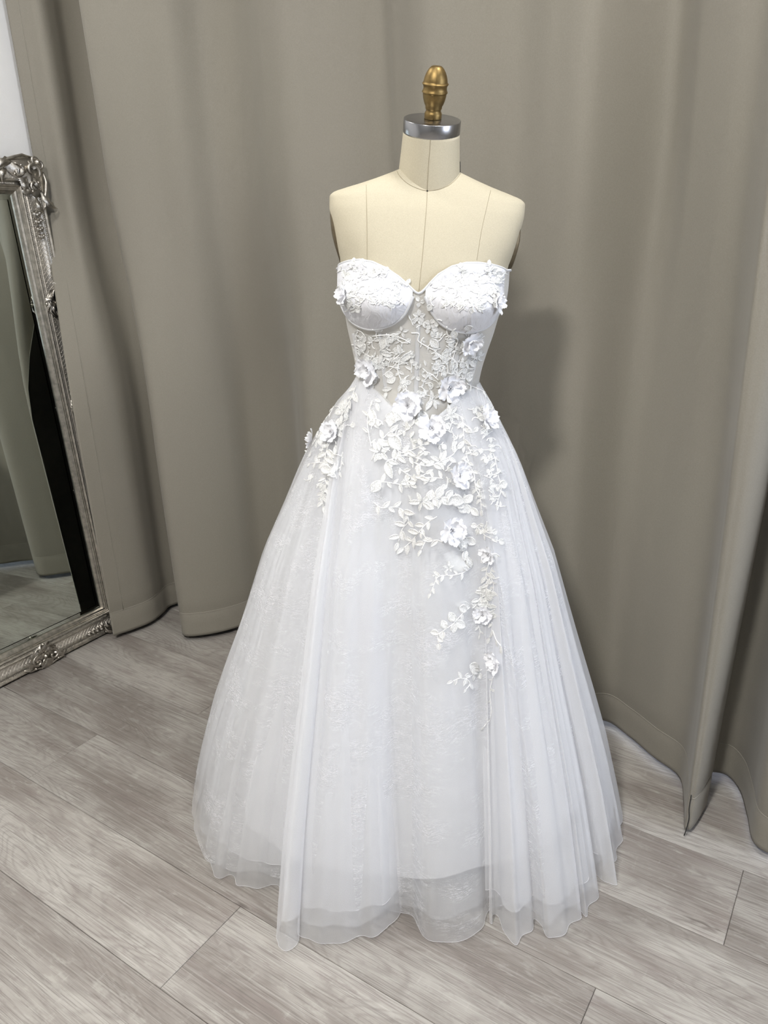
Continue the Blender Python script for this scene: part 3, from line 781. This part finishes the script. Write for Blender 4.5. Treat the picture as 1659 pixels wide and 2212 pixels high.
# cups
for W, side in ((WL, 0), (WR, 1)):
    n, nv2 = 40, 22; lxs = np.linspace(W[:, 0].min() + .0005, W[:, 0].max() - .0005, n)
    Wc = catmull(W, 120); Nc = catmull(NL, 200); V = []
    for j in range(nv2):
        v = j / (nv2 - 1)
        for i, lx in enumerate(lxs):
            zl = np.interp(lx, Wc[np.argsort(Wc[:, 0]), 0], Wc[np.argsort(Wc[:, 0]), 1]); zt = np.interp(lx, Nc[np.argsort(Nc[:, 0]), 0], Nc[np.argsort(Nc[:, 0]), 1])
            z = zl + (zt - zl) * v; e = min(i, n - 1 - i) / (n / 2)
            puff = .0035 + .016 * math.sin(math.pi * min(1, v * 1.15 + .02) ** .75) ** 1.0 * min(1, e * 2.2) if v < .86 else .0035 + .006 * (1 - v) / .14 * min(1, e * 2.2)
            V.append(bod(lx, z, max(.003, puff)))
    o = obj('cup', V, grid_faces(n, nv2), M_CUP, gown)
    RAY_SRC.append((V, grid_faces(n, nv2)))
    obj('underwire_channel', *tube(np.array([bod(lx, z, .004) for lx, z in Wc]), .0034, 8), M_SATIN, gown)
P = np.array([ring_pt(BODICE, neck_z(t), t, .002, AMP) for t in np.linspace(-math.pi, math.pi, 240)])
obj('neckline_piping', *tube(P, .0025, 8), M_SATIN, gown)
# boning channels
for pts in ([(903, 700), (901, 760), (899, 820), (898, 885)], [(990, 735), (985, 780), (980, 830), (976, 870)], [(1012, 770), (1006, 800), (998, 830)], [(1035, 745), (1024, 790), (1014, 832)], [(822, 720), (828, 780), (834, 840)], [(765, 720), (775, 780), (786, 828)]):
    Q = catmull(np.array([surf_front(BODICE, x, y, AMP * .8) for x, y in pts]), 16)
    obj('boning_channel', *tube(np.array([ring_pt(BODICE, z, th_of(lx, z), .0002, AMP * .8) for lx, z in Q]), .0048, 8, .15, up=(0, -1, 0)), M_NETBONE, gown)

# skirt layers: every layer hangs from the waist to a hem line laid out on the floor
HW = np.array([(1.202, .133), (1.173, .163), (1.121, .193), (1.057, .230), (1.013, .252), (.901, .295), (.782, .344), (.642, .388), (.529, .425), (.394, .471), (.264, .513), (.177, .536), (.083, .561), (0.0, .580), (-.05, .59)])[::-1]
def G(z): return float(np.clip((np.interp(z, HW[:, 0], HW[:, 1]) - .133) / .447, 0, 1.05))
ZW = 1.203
def waist_pt(th, inset=0.0, z=ZW):
    p = axis_pt(z) + EXV * (.1335 - inset) * math.sin(th); p[1] += -(.103 - inset) * math.cos(th); return p
def gauss_smooth(P, k):
    w = np.exp(-np.linspace(-2, 2, 2 * k + 1) ** 2); w /= w.sum()
    Q = np.vstack([np.repeat(P[:1], k, 0), P, np.repeat(P[-1:], k, 0)])
    return np.array([np.convolve(Q[:, i], w, 'valid') for i in range(P.shape[1])]).T
def skirt_sheet(name, hem, ths, ztop, zhem, mat, inset=0.0, n=420, nz=34, grow=.35, ripple=.0, smooth_k=40, edge=True, seed=3, vjit=0.0, ray=False, label=None):
    """hem: floor points (x,y); ths: matching waist angles"""
    H3 = catmull(np.c_[np.array(hem), np.array(ths)], n); H, TH = H3[:, :2], H3[:, 2]
    Hs = gauss_smooth(H, smooth_k); rs = np.random.RandomState(seed)
    ph = rs.uniform(0, 6.28, 6); arc = np.r_[0, np.cumsum(np.linalg.norm(np.diff(H, axis=0), axis=1))]
    V = []; UV = []
    zj = zhem + vjit * np.sin(arc * 19 + ph[0]) * np.sin(arc * 7 + ph[1])
    zt = np.array([ztop(t) if callable(ztop) else ztop for t in TH])
    for j in range(nz):
        v = j / (nz - 1); v = v ** .9
        for i in range(n):
            z = zt[i] + (zj[i] - zt[i]) * v; g_ = G(z); wgt = min(1, max(0, v / grow)); wgt = wgt * wgt * (3 - 2 * wgt)
            h = Hs[i] + (H[i] - Hs[i]) * wgt
            w = waist_pt(TH[i], inset)
            p = w[:2] * (1 - g_) + h * g_
            if ripple:
                d = p - np.array([axis_pt(z)[0], YC]); d /= np.linalg.norm(d) + 1e-9
                amp = ripple * math.sin(min(1, v * 2.2) * math.pi / 2) * (1 - .3 * v)
                p = p + d * amp * (math.sin(arc[i] * 62 + ph[2]) + .7 * math.sin(arc[i] * 101 + ph[3]) + .5 * math.sin(arc[i] * 23 + ph[4] + z * 2))
            lean = -math.sin(TILT) * .1335 * math.sin(TH[i]) * (1 - v)
            V.append((p[0], p[1], z + lean)); UV.append((arc[i], z))
    F = grid_faces(n, nz)
    o = obj(name, V, F, mat, gown, True, UV)
    if label: o['label'] = label
    if edge:
        e = np.array(V[-n:]); obj('hem_edge', *tube(e, .00035, 4), M_EDGE, o)
        for c_ in ((0, n - 1) if ray else ()):
            if np.linalg.norm(H[0] - H[-1]) > .02:
                obj('front_edge', *tube(np.array([V[j * n + c_] for j in range(nz)]), .00028, 4), M_EDGE, o)
    if ray: RAY_SRC.append((V, F))
    return o
def fp(*pts, z=.012): return [tuple(on_floor(x, y, z)[:2]) for x, y in pts]
def hem_ths(pts, th0=None):
    c = np.array([.06, 1.66]); out = []
    for p in pts: out.append(math.atan2(p[0] - c[0], -(p[1] - c[1])))
    return list(np.unwrap(out))
def vtop(off): return lambda t: ZW + off - .060 * math.exp(-(((t + math.pi) % (2 * math.pi) - math.pi) / .50) ** 2)
# 1 satin lining
c = np.array([.045, 1.665]); m = 160; hem = []; ths = []
for i in range(m + 1):
    t = -math.pi + 2 * math.pi * i / m
    r = .465 + .008 * math.sin(9 * t + 1) + .005 * math.sin(15 * t)
    hem.append((c[0] + r * math.sin(t), c[1] - (r * (.65 if math.cos(t) > 0 else .80)) * math.cos(t))); ths.append(t)
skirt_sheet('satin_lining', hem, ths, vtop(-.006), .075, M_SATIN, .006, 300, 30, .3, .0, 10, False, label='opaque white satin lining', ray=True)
# 2 lace net layer
back = [(-.57, 1.80), (-.54, 1.92), (-.44, 2.03), (-.30, 2.09), (-.14, 2.10), (.0, 2.07), (.14, 2.03), (.27, 1.99), (.40, 1.92), (.52, 1.83)]
lace = fp((945, 2000), (905, 1978), (850, 1966), (815, 1990), (760, 2014), (720, 2012), (690, 2020), (652, 2008), (630, 1965), (612, 1915), (575, 1900), (540, 1893), (505, 1895), (470, 1880), (438, 1862), (418, 1820), (409, 1768), (414, 1712), z=.02) + back \
     + fp((1318, 1750), (1328, 1800), (1304, 1830), (1312, 1862), (1283, 1890), (1280, 1930), (1258, 1945), (1250, 1968), (1215, 1990), (1188, 2014), (1168, 1990), (1130, 1965), (1090, 1950), (1050, 1955), (1028, 1970), (985, 1992), (946, 2000), z=.02)
def sidefun(th): return ZW
lt = hem_ths(lace)
skirt_sheet('lace_layer', lace, lt, vtop(-.004), .034, M_LACE, .003, 520, 34, .35, .0022, 26, False, 5, .006, ray=True, label='eyelash lace over net')
# 3 plain front panel of tulle
front = fp((640, 1925), (700, 1935), (760, 1945), (810, 1955), (858, 1968), (890, 1976), (903, 2000), (914, 2020), (934, 2034), (968, 2036), (1002, 2031), (1030, 2014), (1045, 2000), (1049, 1975), (1062, 1962), (1095, 1955), (1150, 1945), (1220, 1915))
skirt_sheet('front_panel', front, hem_ths(front), vtop(-.002), .010, M_LACE2, .0, 240, 34, .5, .0012, 16, True, 8, .002, ray=True, label='sheer front tulle panel')
# 4 gathered tulle overskirt, open at the front
over = fp((868, 1968), (858, 1984), (840, 2000), (831, 2008), (800, 2022), (743, 2030), (693, 2033), (655, 2024), (645, 2000), (640, 1984), (644, 2016), (640, 2038), (622, 2050), (603, 2050), (595, 2040), (604, 2000), (618, 1950), (606, 1918), (580, 1912), (555, 1916), (530, 1910), (511, 1907), (495, 1888), (478, 1893), (455, 1876), (450, 1836), (436, 1796), (430, 1740)) \
     + [(-.58, 1.83), (-.60, 1.90), (-.52, 1.98), (-.48, 2.08), (-.38, 2.06), (-.28, 2.15), (-.18, 2.10), (-.06, 2.14), (.04, 2.07), (.16, 2.08), (.26, 2.01), (.38, 1.98), (.46, 1.89), (.56, 1.84)] \
     + fp((1336, 1740), (1341, 1790), (1334, 1856), (1312, 1850), (1308, 1872), (1328, 1906), (1306, 1902), (1290, 1888), (1284, 1900), (1291, 1925), (1270, 1976), (1256, 1966), (1248, 1960), (1254, 1983), (1225, 2004), (1188, 2025), (1172, 1998), (1155, 1985), (1146, 2010), (1123, 2038), (1106, 2034), (1085, 2004), (1078, 1978), (1066, 1975), (1060, 1988), (1053, 1984))
ot = hem_ths(over)
# at the waist the overskirt is gathered to the sides, leaving the front open
ot2 = []
for t in ot:
    s = t if abs(t) > math.pi else t
    q = (t + math.pi) % (2 * math.pi) - math.pi
    f = abs(q) / math.pi; q2 = math.copysign(.80 + (math.pi - .80) * f ** .9, q)
    ot2.append(q2 + (t - q))
skirt_sheet('tulle_overskirt', over, ot2, ZW + .002, .008, M_TULLE, -.003, 1100, 36, .30, .0062, 22, True, 11, .002, ray=True, label='gathered sheer tulle overskirt open at the front')
skirt_sheet('tulle_underlayer', [(x * .985 + .001, 1.66 + (y - 1.66) * .985) for x, y in gauss_smooth(np.array(over), 2)], ot2, ZW, .075, M_TULLE, .0, 800, 30, .35, .0060, 30, True, 23, .003, label='second gathered tulle layer')

# ------------------------------------------------------------------ embroidered applique on the gown
TREE_V = []; TREE_F = []
for V, F in RAY_SRC:
    n = len(TREE_V); TREE_V += [Vector(map(float, v)) for v in V]; TREE_F += [tuple(i + n for i in f) for f in F]
BVH = BVHTree.FromPolygons(TREE_V, TREE_F)
def hit(px, py):
    d = Vector(ray(px, py)).normalized(); loc, nor, _, dist = BVH.ray_cast(Vector(CAM), d)
    if loc is None: return None, None
    if nor.dot(d) > 0: nor = -nor
    return loc, nor
def leaf_mesh(name, w, lobes=0, point=.8, mat=None):
    rows, cols = 9, 7; V = []
    us = [-1, -.84, -.66, 0, .66, .84, 1]; hs = [-.02, .075, .006, .035, .006, .075, -.02]
    for i in range(rows):
        t = i / (rows - 1)
        ww = w * (math.sin(math.pi * t ** point) ** .8 * .97 + .03 if 0 < t < 1 else .03)
        if lobes: ww *= 1 + .30 * math.cos(t * lobes * 2 * math.pi + .6)
        curl = .07 * math.sin(math.pi * t)
        for u, h in zip(us, hs):
            e = math.sin(math.pi * min(1, .15 + t * .85)) ** .5
            V.append((u * ww / 2 + .06 * math.sin(t * 2.2), t, h * e + curl * .4 - .015 * (1 - e)))
    m = mesh_data(name, V, grid_faces(cols, rows), M_CORD); m.materials.append(M_EMB)
    m.polygons.foreach_set('material_index', [1 if 1 <= (i % (cols - 1)) <= 4 else 0 for i in range(len(m.polygons))])
    return m
LEAF = {'slim': leaf_mesh('leaf_slim', .30), 'leaf': leaf_mesh('leaf_oval', .46), 'broad': leaf_mesh('leaf_broad', .74, 0, .9), 'lobed': leaf_mesh('leaf_lobed', .72, 3, .9), 'bud': leaf_mesh('leaf_bud', .85, 0, 1.1)}
def petal_mesh(name, w, cup, ruf, seed):
    rs = np.random.RandomState(seed); ph = rs.uniform(0, 6.28, 3); rows, cols = 7, 9; V = []
    for i in range(rows):
        t = i / (rows - 1)
        ww = w * (.18 + .82 * math.sin(min(1, t * 1.15) * math.pi * .56) ** .9) * (1 if t < .85 else 1 - .35 * ((t - .85) / .15) ** 2)
        for j in range(cols):
            u = 2 * j / (cols - 1) - 1
            notch = .05 * math.cos(u * 9 + ph[0]) * t ** 3 - .16 * u * u * t ** 2
            h = cup * t * t * .9 + .10 * u * u * t + ruf * t ** 2 * math.sin(u * 6 + ph[1]) + .02 * math.sin(u * 15 + ph[2]) * t
            V.append((u * ww / 2, t * (1 + notch), h))
    return mesh_data(name, V, grid_faces(cols, rows), M_PETAL)
PET_O = [petal_mesh('petal_outer', .84, .22, .07, 1), petal_mesh('petal_outer', .90, .30, .09, 2), petal_mesh('petal_outer', .78, .16, .08, 3)]
PET_I = [petal_mesh('petal_inner', .86, .55, .06, 4), petal_mesh('petal_inner', .80, .70, .08, 5)]
bV, bF = sphere((0, 0, 0), 1.0, 10, 7); BEAD = mesh_data('bead', bV, bF, M_PEARL)
dV, dF = lathe([(1.0, 0), (.9, .25), (.5, .42), (.05, .48)], 14); DISC = mesh_data('flower_centre', dV, dF, M_PETAL)
def basis(loc, nor, along, s):
    z = nor.normalized(); y = (along - z * along.dot(z)).normalized(); x = y.cross(z)
    return Matrix([[x[0] * s, y[0] * s, z[0] * s, loc[0]], [x[1] * s, y[1] * s, z[1] * s, loc[1]], [x[2] * s, y[2] * s, z[2] * s, loc[2]], [0, 0, 0, 1]])
NLEAF = [0]
EXTRA = Geo()
def leaf(px, py, ang, L, kind='leaf', lift=.0016):
    a = rad(ang); l0, n0 = hit(px, py); l1, n1 = hit(px + math.cos(a) * L, py - math.sin(a) * L)
    if l0 is None: return
    size = L * .00102
    if l1 is None or (l1 - l0).length > 2.2 * size:
        al = Vector(_r) * math.cos(a) + Vector(_u) * math.sin(a); nn = n0
    else:
        al = l1 - l0; nn = (n0 + n1).normalized(); size = max(min(al.length, 2.0 * size), .6 * size)
    jit = Vector((random.uniform(-.12, .12), random.uniform(-.12, .12), random.uniform(-.12, .12)))
    M = basis(l0 + nn * lift, (nn + jit).normalized(), al, size)
    if NLEAF[0] < 296:
        inst('leaf', LEAF[kind], gown, M); NLEAF[0] += 1
    else:
        me = LEAF[kind]; EXTRA.add([tuple(M @ v.co) for v in me.vertices], [tuple(p.vertices) for p in me.polygons])
def stem(pts, r=.0010, n=None):
    P = catmull(np.array(pts, float), n or max(8, int(len(pts) * 6))); Q = []
    for x, y in P:
        l, nn = hit(x, y)
        if l is None: continue
        q = l + nn * .0014
        if Q and (Vector(Q[-1]) - q).length > .03: continue
        Q.append(tuple(q))
    if len(Q) > 3: obj('stem', *tube(np.array(Q), r, 5), M_CORD, gown)
def sprig(pts, L, nl, kind='leaf', spread=52, tip=True, r=.0010, start=.1):
    stem(pts, r)
    P = catmull(np.array(pts, float), 60)
    for k in range(nl):
        t = start + (1 - start) * k / max(1, nl - (0 if tip else 1)); i = min(58, int(t * 59)); d = P[i + 1] - P[i]
        a = math.degrees(math.atan2(-d[1], d[0])); sd = 1 if k % 2 else -1
        leaf(P[i][0], P[i][1], a + sd * (spread + random.uniform(-14, 14)), L * random.uniform(.75, 1.2), kind)
    if tip:
        d = P[-1] - P[-3]; leaf(P[-1][0], P[-1][1], math.degrees(math.atan2(-d[1], d[0])), L * .95, kind)
def embflower(px, py, r, n=5, rot=0, kind='broad'):
    for k in range(n): leaf(px + math.cos(rad(rot + k * 360 / n)) * r * .1, py - math.sin(rad(rot + k * 360 / n)) * r * .1, rot + k * 360 / n + random.uniform(-8, 8), r * random.uniform(.85, 1.1), kind)
def ringcord(pts, r=.0011): stem(pts + [pts[0]], r)
def flower(px, py, r, rot=0, tiltv=None):
    l, n = hit(px, py)
    if l is None: return
    if tiltv is not None: n = (n + Vector(tiltv)).normalized()
    s = r * .00093; M = basis(l + n * .003, n, Vector(_u) * math.cos(rad(rot)) + Vector(_r) * math.sin(rad(rot)), s)
    f = inst('flower', DISC, gown, M @ Matrix.Scale(.16, 4))
    WORLD[f.name] = M @ Matrix.Scale(.16, 4)
    def sub(nm, me, L): inst(nm, me, f, M @ L)
    for k in range(5):
        L = Matrix.Rotation(rad(72 * k + random.uniform(-9, 9)), 4, 'Z') @ Matrix.Translation((0, .06, .02)) @ Matrix.Rotation(rad(random.uniform(2, 16)), 4, 'X') @ Matrix.Diagonal((random.uniform(.9, 1.1), random.uniform(.88, 1.02), 1, 1))
        sub('petal', PET_O[k % 3], L)
    for k in range(5):
        L = Matrix.Rotation(rad(72 * k + 36 + random.uniform(-9, 9)), 4, 'Z') @ Matrix.Translation((0, .05, .07)) @ Matrix.Rotation(rad(random.uniform(8, 24)), 4, 'X') @ Matrix.Scale(random.uniform(.55, .68), 4)
        sub('petal', PET_I[k % 2], L)
    for k in range(4):
        a = rad(90 * k + 20); sub('bead', BEAD, Matrix.Translation((.10 * math.cos(a), .10 * math.sin(a), .17)) @ Matrix.Scale(.072, 4))
def Z2(x, y): return 680 + .2773 * x, 540 + .2773 * y
def Z4(x, y): return 780 + .1688 * x, 680 + .1688 * y
def Z5(x, y): return 780 + .205 * x, 880 + .205 * y
def Z6(x, y): return 640 + .1356 * x, 820 + .1356 * y
def Z7(x, y): return 900 + .19 * x, 1180 + .19 * y
def lf(Z, b, t, kind='leaf'):
    (x0, y0), (x1, y1) = Z(*b), Z(*t); leaf(x0, y0, math.degrees(math.atan2(-(y1 - y0), x1 - x0)), math.hypot(x1 - x0, y1 - y0), kind)
def zs_(Z, *pts): return [Z(*p) for p in pts]

# three-dimensional flowers
for x, y, r, rot, tv in [(746, 637, 25, 10, None), (1072, 653, 25, 30, None), (1014, 739, 29, 0, None), (799, 800, 34, 50, None), (970, 838, 36, 15, None), (881, 876, 36, 40, None), (932, 926, 35, 25, None),
                         (1048, 906, 32, 0, None), (718, 934, 30, 12, None), (677, 950, 26, 0, (-.9, .1, 0)), (987, 1028, 34, 5, None), (973, 1146, 36, 33, None), (1058, 1198, 24, 20, None), (1043, 1326, 26, 8, None), (1073, 1430, 30, 28, None)]:
    flower(x, y, r, rot, tv)
# large explicit leaves and stems of the corset
stem(zs_(Z4, (640, 230), (740, 240), (730, 330), (850, 410), (940, 460), (1020, 560), (1100, 640), (1105, 760)), .0013)
stem(zs_(Z4, (1100, 150), (1110, 260), (1230, 310), (1200, 420)), .0016)
stem(zs_(Z4, (170, 270), (350, 255), (520, 300), (630, 360)), .0012)
stem(zs_(Z4, (280, 780), (400, 680), (500, 560), (640, 460)), .0011)
stem(zs_(Z4, (500, 560), (470, 700), (520, 850), (600, 1000)), .0011)
stem(zs_(Z4, (840, 740), (900, 760), (990, 840)), .0012)
stem(zs_(Z4, (1060, 560), (1180, 570), (1225, 660), (1220, 770)), .0011)
stem(zs_(Z4, (720, 1060), (850, 1030), (910, 1090), (830, 1230)), .0012)
stem(zs_(Z4, (1400, 540), (1470, 570), (1440, 680), (1360, 690)), .0010)
for b, t, k in [((500, 500), (465, 375), 'leaf'), ((515, 580), (665, 455), 'leaf'), ((655, 640), (625, 540), 'leaf'), ((880, 310), (1000, 405), 'broad'), ((900, 170), (990, 190), 'bud'), ((860, 170), (850, 240), 'bud'), ((790, 90), (830, 170), 'leaf'),
                ((270, 500), (240, 640), 'leaf'), ((400, 520), (260, 500), 'leaf'), ((300, 300), (280, 440), 'broad'), ((290, 300), (370, 400), 'leaf'), ((260, 300), (160, 340), 'leaf'), ((330, 860), (440, 790), 'broad'), ((300, 760), (420, 760), 'broad'),
                ((520, 890), (480, 1000), 'leaf'), ((540, 880), (590, 830), 'leaf'), ((560, 980), (560, 1060), 'leaf'), ((700, 800), (760, 830), 'broad'), ((690, 780), (640, 840), 'leaf'), ((720, 700), (690, 640), 'broad'), ((740, 690), (760, 620), 'leaf'),
                ((770, 830), (840, 860), 'leaf'), ((800, 880), (790, 820), 'leaf'), ((900, 560), (1000, 520), 'leaf'), ((900, 680), (1020, 640), 'broad'), ((1040, 600), (1120, 560), 'leaf'), ((1130, 640), (1200, 690), 'bud'), ((1080, 340), (1200, 310), 'leaf'),
                ((910, 1090), (830, 1230), 'leaf'), ((915, 1090), (1020, 1140), 'leaf'), ((920, 1080), (880, 960), 'leaf'), ((930, 1070), (1010, 1010), 'leaf'), ((930, 1110), (970, 1210), 'leaf'), ((270, 960), (400, 930), 'leaf'), ((330, 990), (280, 1060), 'leaf'),
                ((180, 1080), (260, 1110), 'leaf'), ((200, 1130), (240, 1240), 'leaf'), ((830, 650), (800, 580), 'leaf'), ((640, 700), (560, 660), 'leaf'), ((470, 700), (410, 640), 'leaf'), ((480, 720), (560, 760), 'leaf'), ((490, 730), (440, 790), 'leaf'), ((60, 380), (40, 480), 'leaf'), ((120, 430), (80, 400), 'leaf')]:
    lf(Z4, b, t, k)
embflower(905, 683, 15, 5, 90, 'broad'); embflower(868, 716, 13, 4, 20, 'leaf'); embflower(930, 700, 12, 4, 60, 'bud')
embflower(906, 652, 11, 3, 250, 'bud')
# trailing embroidery of the front panel
for pts, L, nl, k in [
    (zs_(Z5, (110, 420), (80, 250), (70, 120), (100, 0)), 18, 4, 'slim'),
    (zs_(Z5, (110, 560), (180, 400), (260, 300), (300, 260)), 26, 5, 'leaf'),
    (zs_(Z5, (260, 580), (330, 540), (420, 510), (530, 520), (640, 550)), 22, 6, 'leaf'),
    (zs_(Z5, (380, 450), (440, 480), (560, 440), (660, 390)), 22, 5, 'leaf'),
    (zs_(Z5, (560, 580), (700, 620), (830, 570), (960, 500), (1010, 440)), 26, 6, 'leaf'),
    (zs_(Z5, (130, 860), (220, 790), (340, 800), (480, 820), (560, 780), (680, 700)), 20, 9, 'leaf'),
    (zs_(Z5, (860, 750), (760, 740), (680, 740)), 22, 4, 'leaf'),
    (zs_(Z5, (640, 1010), (740, 970), (840, 950), (930, 960)), 28, 6, 'broad'),
    (zs_(Z5, (130, 1000), (220, 1060), (330, 1050), (440, 1080), (500, 1190), (430, 1290), (390, 1420)), 24, 11, 'leaf'),
    (zs_(Z5, (800, 1150), (690, 1220), (620, 1310), (540, 1400), (450, 1480)), 22, 8, 'leaf'),
    (zs_(Z5, (620, 1310), (680, 1380), (640, 1500)), 18, 3, 'leaf'),
    (zs_(Z5, (990, 900), (1000, 1010), (1090, 1000), (1160, 1060)), 24, 5, 'broad'),
    (zs_(Z5, (870, 1430), (810, 1400), (760, 1400)), 24, 2, 'leaf'),
    (zs_(Z5, (1050, 1310), (1110, 1400), (1100, 1500)), 26, 3, 'broad'),
    (zs_(Z5, (400, 640), (450, 680), (530, 730)), 17, 3, 'leaf'),
    (zs_(Z5, (860, 100), (960, 60), (1060, 120), (1080, 260), (1080, 400)), 18, 8, 'leaf'),
    (zs_(Z5, (1110, 460), (1130, 580), (1190, 700), (1210, 850), (1260, 960), (1270, 1080)), 16, 10, 'leaf'),
    (zs_(Z5, (1360, 420), (1410, 560), (1440, 720), (1470, 860), (1440, 980)), 17, 9, 'slim'),
    (zs_(Z5, (1230, 1260), (1300, 1340), (1370, 1380)), 15, 4, 'slim'),
    (zs_(Z7, (620, 240), (520, 300), (400, 330), (320, 330), (240, 350), (200, 430), (160, 530)), 15, 10, 'leaf'),
    (zs_(Z7, (600, 690), (500, 780), (420, 870), (300, 960), (240, 1010), (250, 1100)), 17, 8, 'broad'),
    (zs_(Z7, (740, 1400), (640, 1450), (560, 1500), (480, 1500), (410, 1530)), 16, 6, 'leaf'),
    (zs_(Z7, (560, 1500), (600, 1560), (560, 1620)), 12, 2, 'leaf'),
    (zs_(Z7, (860, 860), (855, 960), (830, 1040)), 15, 2, 'leaf'),
    (zs_(Z7, (870, 950), (910, 1060), (960, 1130)), 14, 2, 'slim'),
    (zs_(Z7, (880, 1480), (850, 1560), (835, 1700), (850, 1860), (830, 1960), (760, 2050)), 12, 5, 'slim'),
    (zs_(Z7, (820, 200), (790, 330), (820, 430), (740, 560), (680, 640)), 17, 9, 'leaf'),
    (zs_(Z7, (840, 330), (880, 450), (860, 560)), 13, 4, 'slim'),
    (zs_(Z7, (700, 900), (720, 960), (715, 1000)), 12, 2, 'slim'),
    (zs_(Z6, (960, 100), (900, 250), (820, 400), (760, 520), (700, 620)), 20, 8, 'leaf'),
    (zs_(Z6, (560, 980), (500, 1100), (470, 1250), (520, 1420), (460, 1560), (480, 1680), (420, 1850), (430, 2020)), 19, 15, 'leaf'),
    (zs_(Z6, (560, 1310), (400, 1320), (230, 1340)), 17, 4, 'leaf'),
    (zs_(Z6, (740, 1150), (720, 1350), (680, 1500), (660, 1620)), 14, 5, 'slim'),
    (zs_(Z6, (600, 430), (560, 520), (480, 620), (420, 720)), 12, 4, 'slim'),
    (zs_(Z2, (1180, 1040), (1260, 1080), (1340, 1120), (1420, 1200), (1500, 1320)), 14, 7, 'slim'),
    (zs_(Z2, (250, 1060), (200, 1120), (160, 1180)), 13, 4, 'slim')]:
    sprig(pts, L, nl, k, 50, True)
lf(Z5, (100, 20), (170, 190), 'leaf'); lf(Z5, (330, 40), (310, 210), 'lobed'); lf(Z5, (300, 60), (430, 120), 'broad'); lf(Z5, (300, 290), (430, 440), 'broad'); lf(Z5, (260, 580), (340, 750), 'leaf'); lf(Z5, (620, 40), (690, 150), 'broad')
lf(Z5, (1000, 1450), (1100, 1400), 'lobed'); lf(Z5, (110, 890), (200, 760), 'broad'); lf(Z5, (560, 250), (520, 330), 'leaf'); lf(Z5, (640, 400), (600, 330), 'broad')
lf(Z7, (600, 240), (380, 120), 'broad'); lf(Z7, (620, 240), (540, 110), 'leaf'); lf(Z7, (420, 860), (360, 750), 'broad'); lf(Z7, (430, 870), (420, 990), 'broad'); lf(Z7, (440, 860), (540, 900), 'broad'); lf(Z7, (330, 940), (280, 840), 'broad')
lf(Z7, (700, 1430), (600, 1360), 'broad'); lf(Z7, (690, 1440), (740, 1500), 'broad'); lf(Z7, (600, 690), (470, 680), 'leaf')
embflower(*Z5(830, 570), 20, 5, 10, 'leaf'); embflower(*Z5(640, 1000), 22, 5, 40, 'leaf'); embflower(*Z5(840, 960), 20, 4, 80, 'leaf'); embflower(*Z5(940, 90), 17, 5, 0, 'leaf'); embflower(*Z5(200, 470), 22, 5, 30, 'leaf'); embflower(*Z5(1080, 1000), 18, 5, 15, 'leaf')
embflower(*Z6(640, 800), 22, 6, 10, 'leaf'); embflower(*Z6(340, 950), 20, 5, 50, 'leaf'); embflower(*Z6(820, 420), 14, 4, 30, 'leaf'); embflower(*Z7(360, 240), 12, 5, 20, 'leaf'); embflower(*Z7(220, 330), 9, 4, 10, 'leaf')
# small embroidery over the cups: cords and tiny leaves, too fine to pick apart
CUPREG = [[(738, 585), (775, 572), (820, 580), (868, 612), (888, 640), (860, 660), (800, 665), (752, 668)], [(925, 640), (950, 602), (1000, 578), (1050, 578), (1085, 592), (1080, 640), (1040, 668), (985, 660)],
          [(752, 716), (800, 722), (850, 716), (845, 820), (800, 828), (770, 800)], [(930, 690), (960, 715), (1040, 720), (1030, 760), (1010, 815), (950, 820)],
          [(810, 850), (990, 855), (1040, 960), (1040, 1080), (900, 1090), (810, 1060), (800, 940)], [(1030, 860), (1060, 870), (1100, 950), (1075, 1000), (1040, 940)], [(705, 890), (760, 840), (745, 1010), (690, 1080), (668, 1000)], [(1036, 960), (1062, 960), (1072, 1100), (1066, 1340), (1034, 1345), (1038, 1200)], [(855, 700), (955, 700), (965, 860), (850, 850)]]
def inside(x, y, poly):
    c = False; j = len(poly) - 1
    for i in range(len(poly)):
        if (poly[i][1] > y) != (poly[j][1] > y) and x < (poly[j][0] - poly[i][0]) * (y - poly[i][1]) / (poly[j][1] - poly[i][1]) + poly[i][0]: c = not c
        j = i
    return c
NLEAF[0] = 10 ** 6
SG = Geo(); random.seed(21)
for poly, cnt, L0 in zip(CUPREG, (64, 64, 34, 36, 40, 14, 20, 44, 26), (13, 13, 14, 14, 14, 12, 13, 13, 13)):
    xs = [p[0] for p in poly]; ys = [p[1] for p in poly]; k = 0
    while k < cnt:
        x, y = random.uniform(min(xs), max(xs)), random.uniform(min(ys), max(ys))
        if not inside(x, y, poly): continue
        k += 1; a = random.uniform(0, 360)
        pts = [(x, y)]
        for q in range(4):
            a += random.uniform(-50, 50); pts.append((pts[-1][0] + math.cos(rad(a)) * 6, pts[-1][1] - math.sin(rad(a)) * 6))
        P = catmull(np.array(pts), 14); Q = []
        for px_, py_ in P:
            l, nn = hit(px_, py_)
            if l is not None: Q.append(tuple(l + nn * .0012))
        if len(Q) > 5 and max(np.linalg.norm(np.diff(np.array(Q), axis=0), axis=1)) < .02: SG.add(*tube(np.array(Q), .0011, 5))
        for q in (1, 2, 3):
            if random.random() < .7: leaf(pts[q][0], pts[q][1], a + random.choice((60, -60, 110, -110)) + random.uniform(-20, 20), L0 * random.uniform(.7, 1.2), random.choice(('leaf', 'broad', 'bud', 'slim')))
o = SG.build('embroidery_cord', M_CORD, gown); o['kind'] = 'stuff'
o = EXTRA.build('small_embroidery', M_EMB_S, gown); o['kind'] = 'stuff'
print('TRIS', sum(len(m.polygons) for m in bpy.data.meshes) * 2, 'leaves', len([o for o in bpy.data.objects if o.name.startswith('leaf')]))
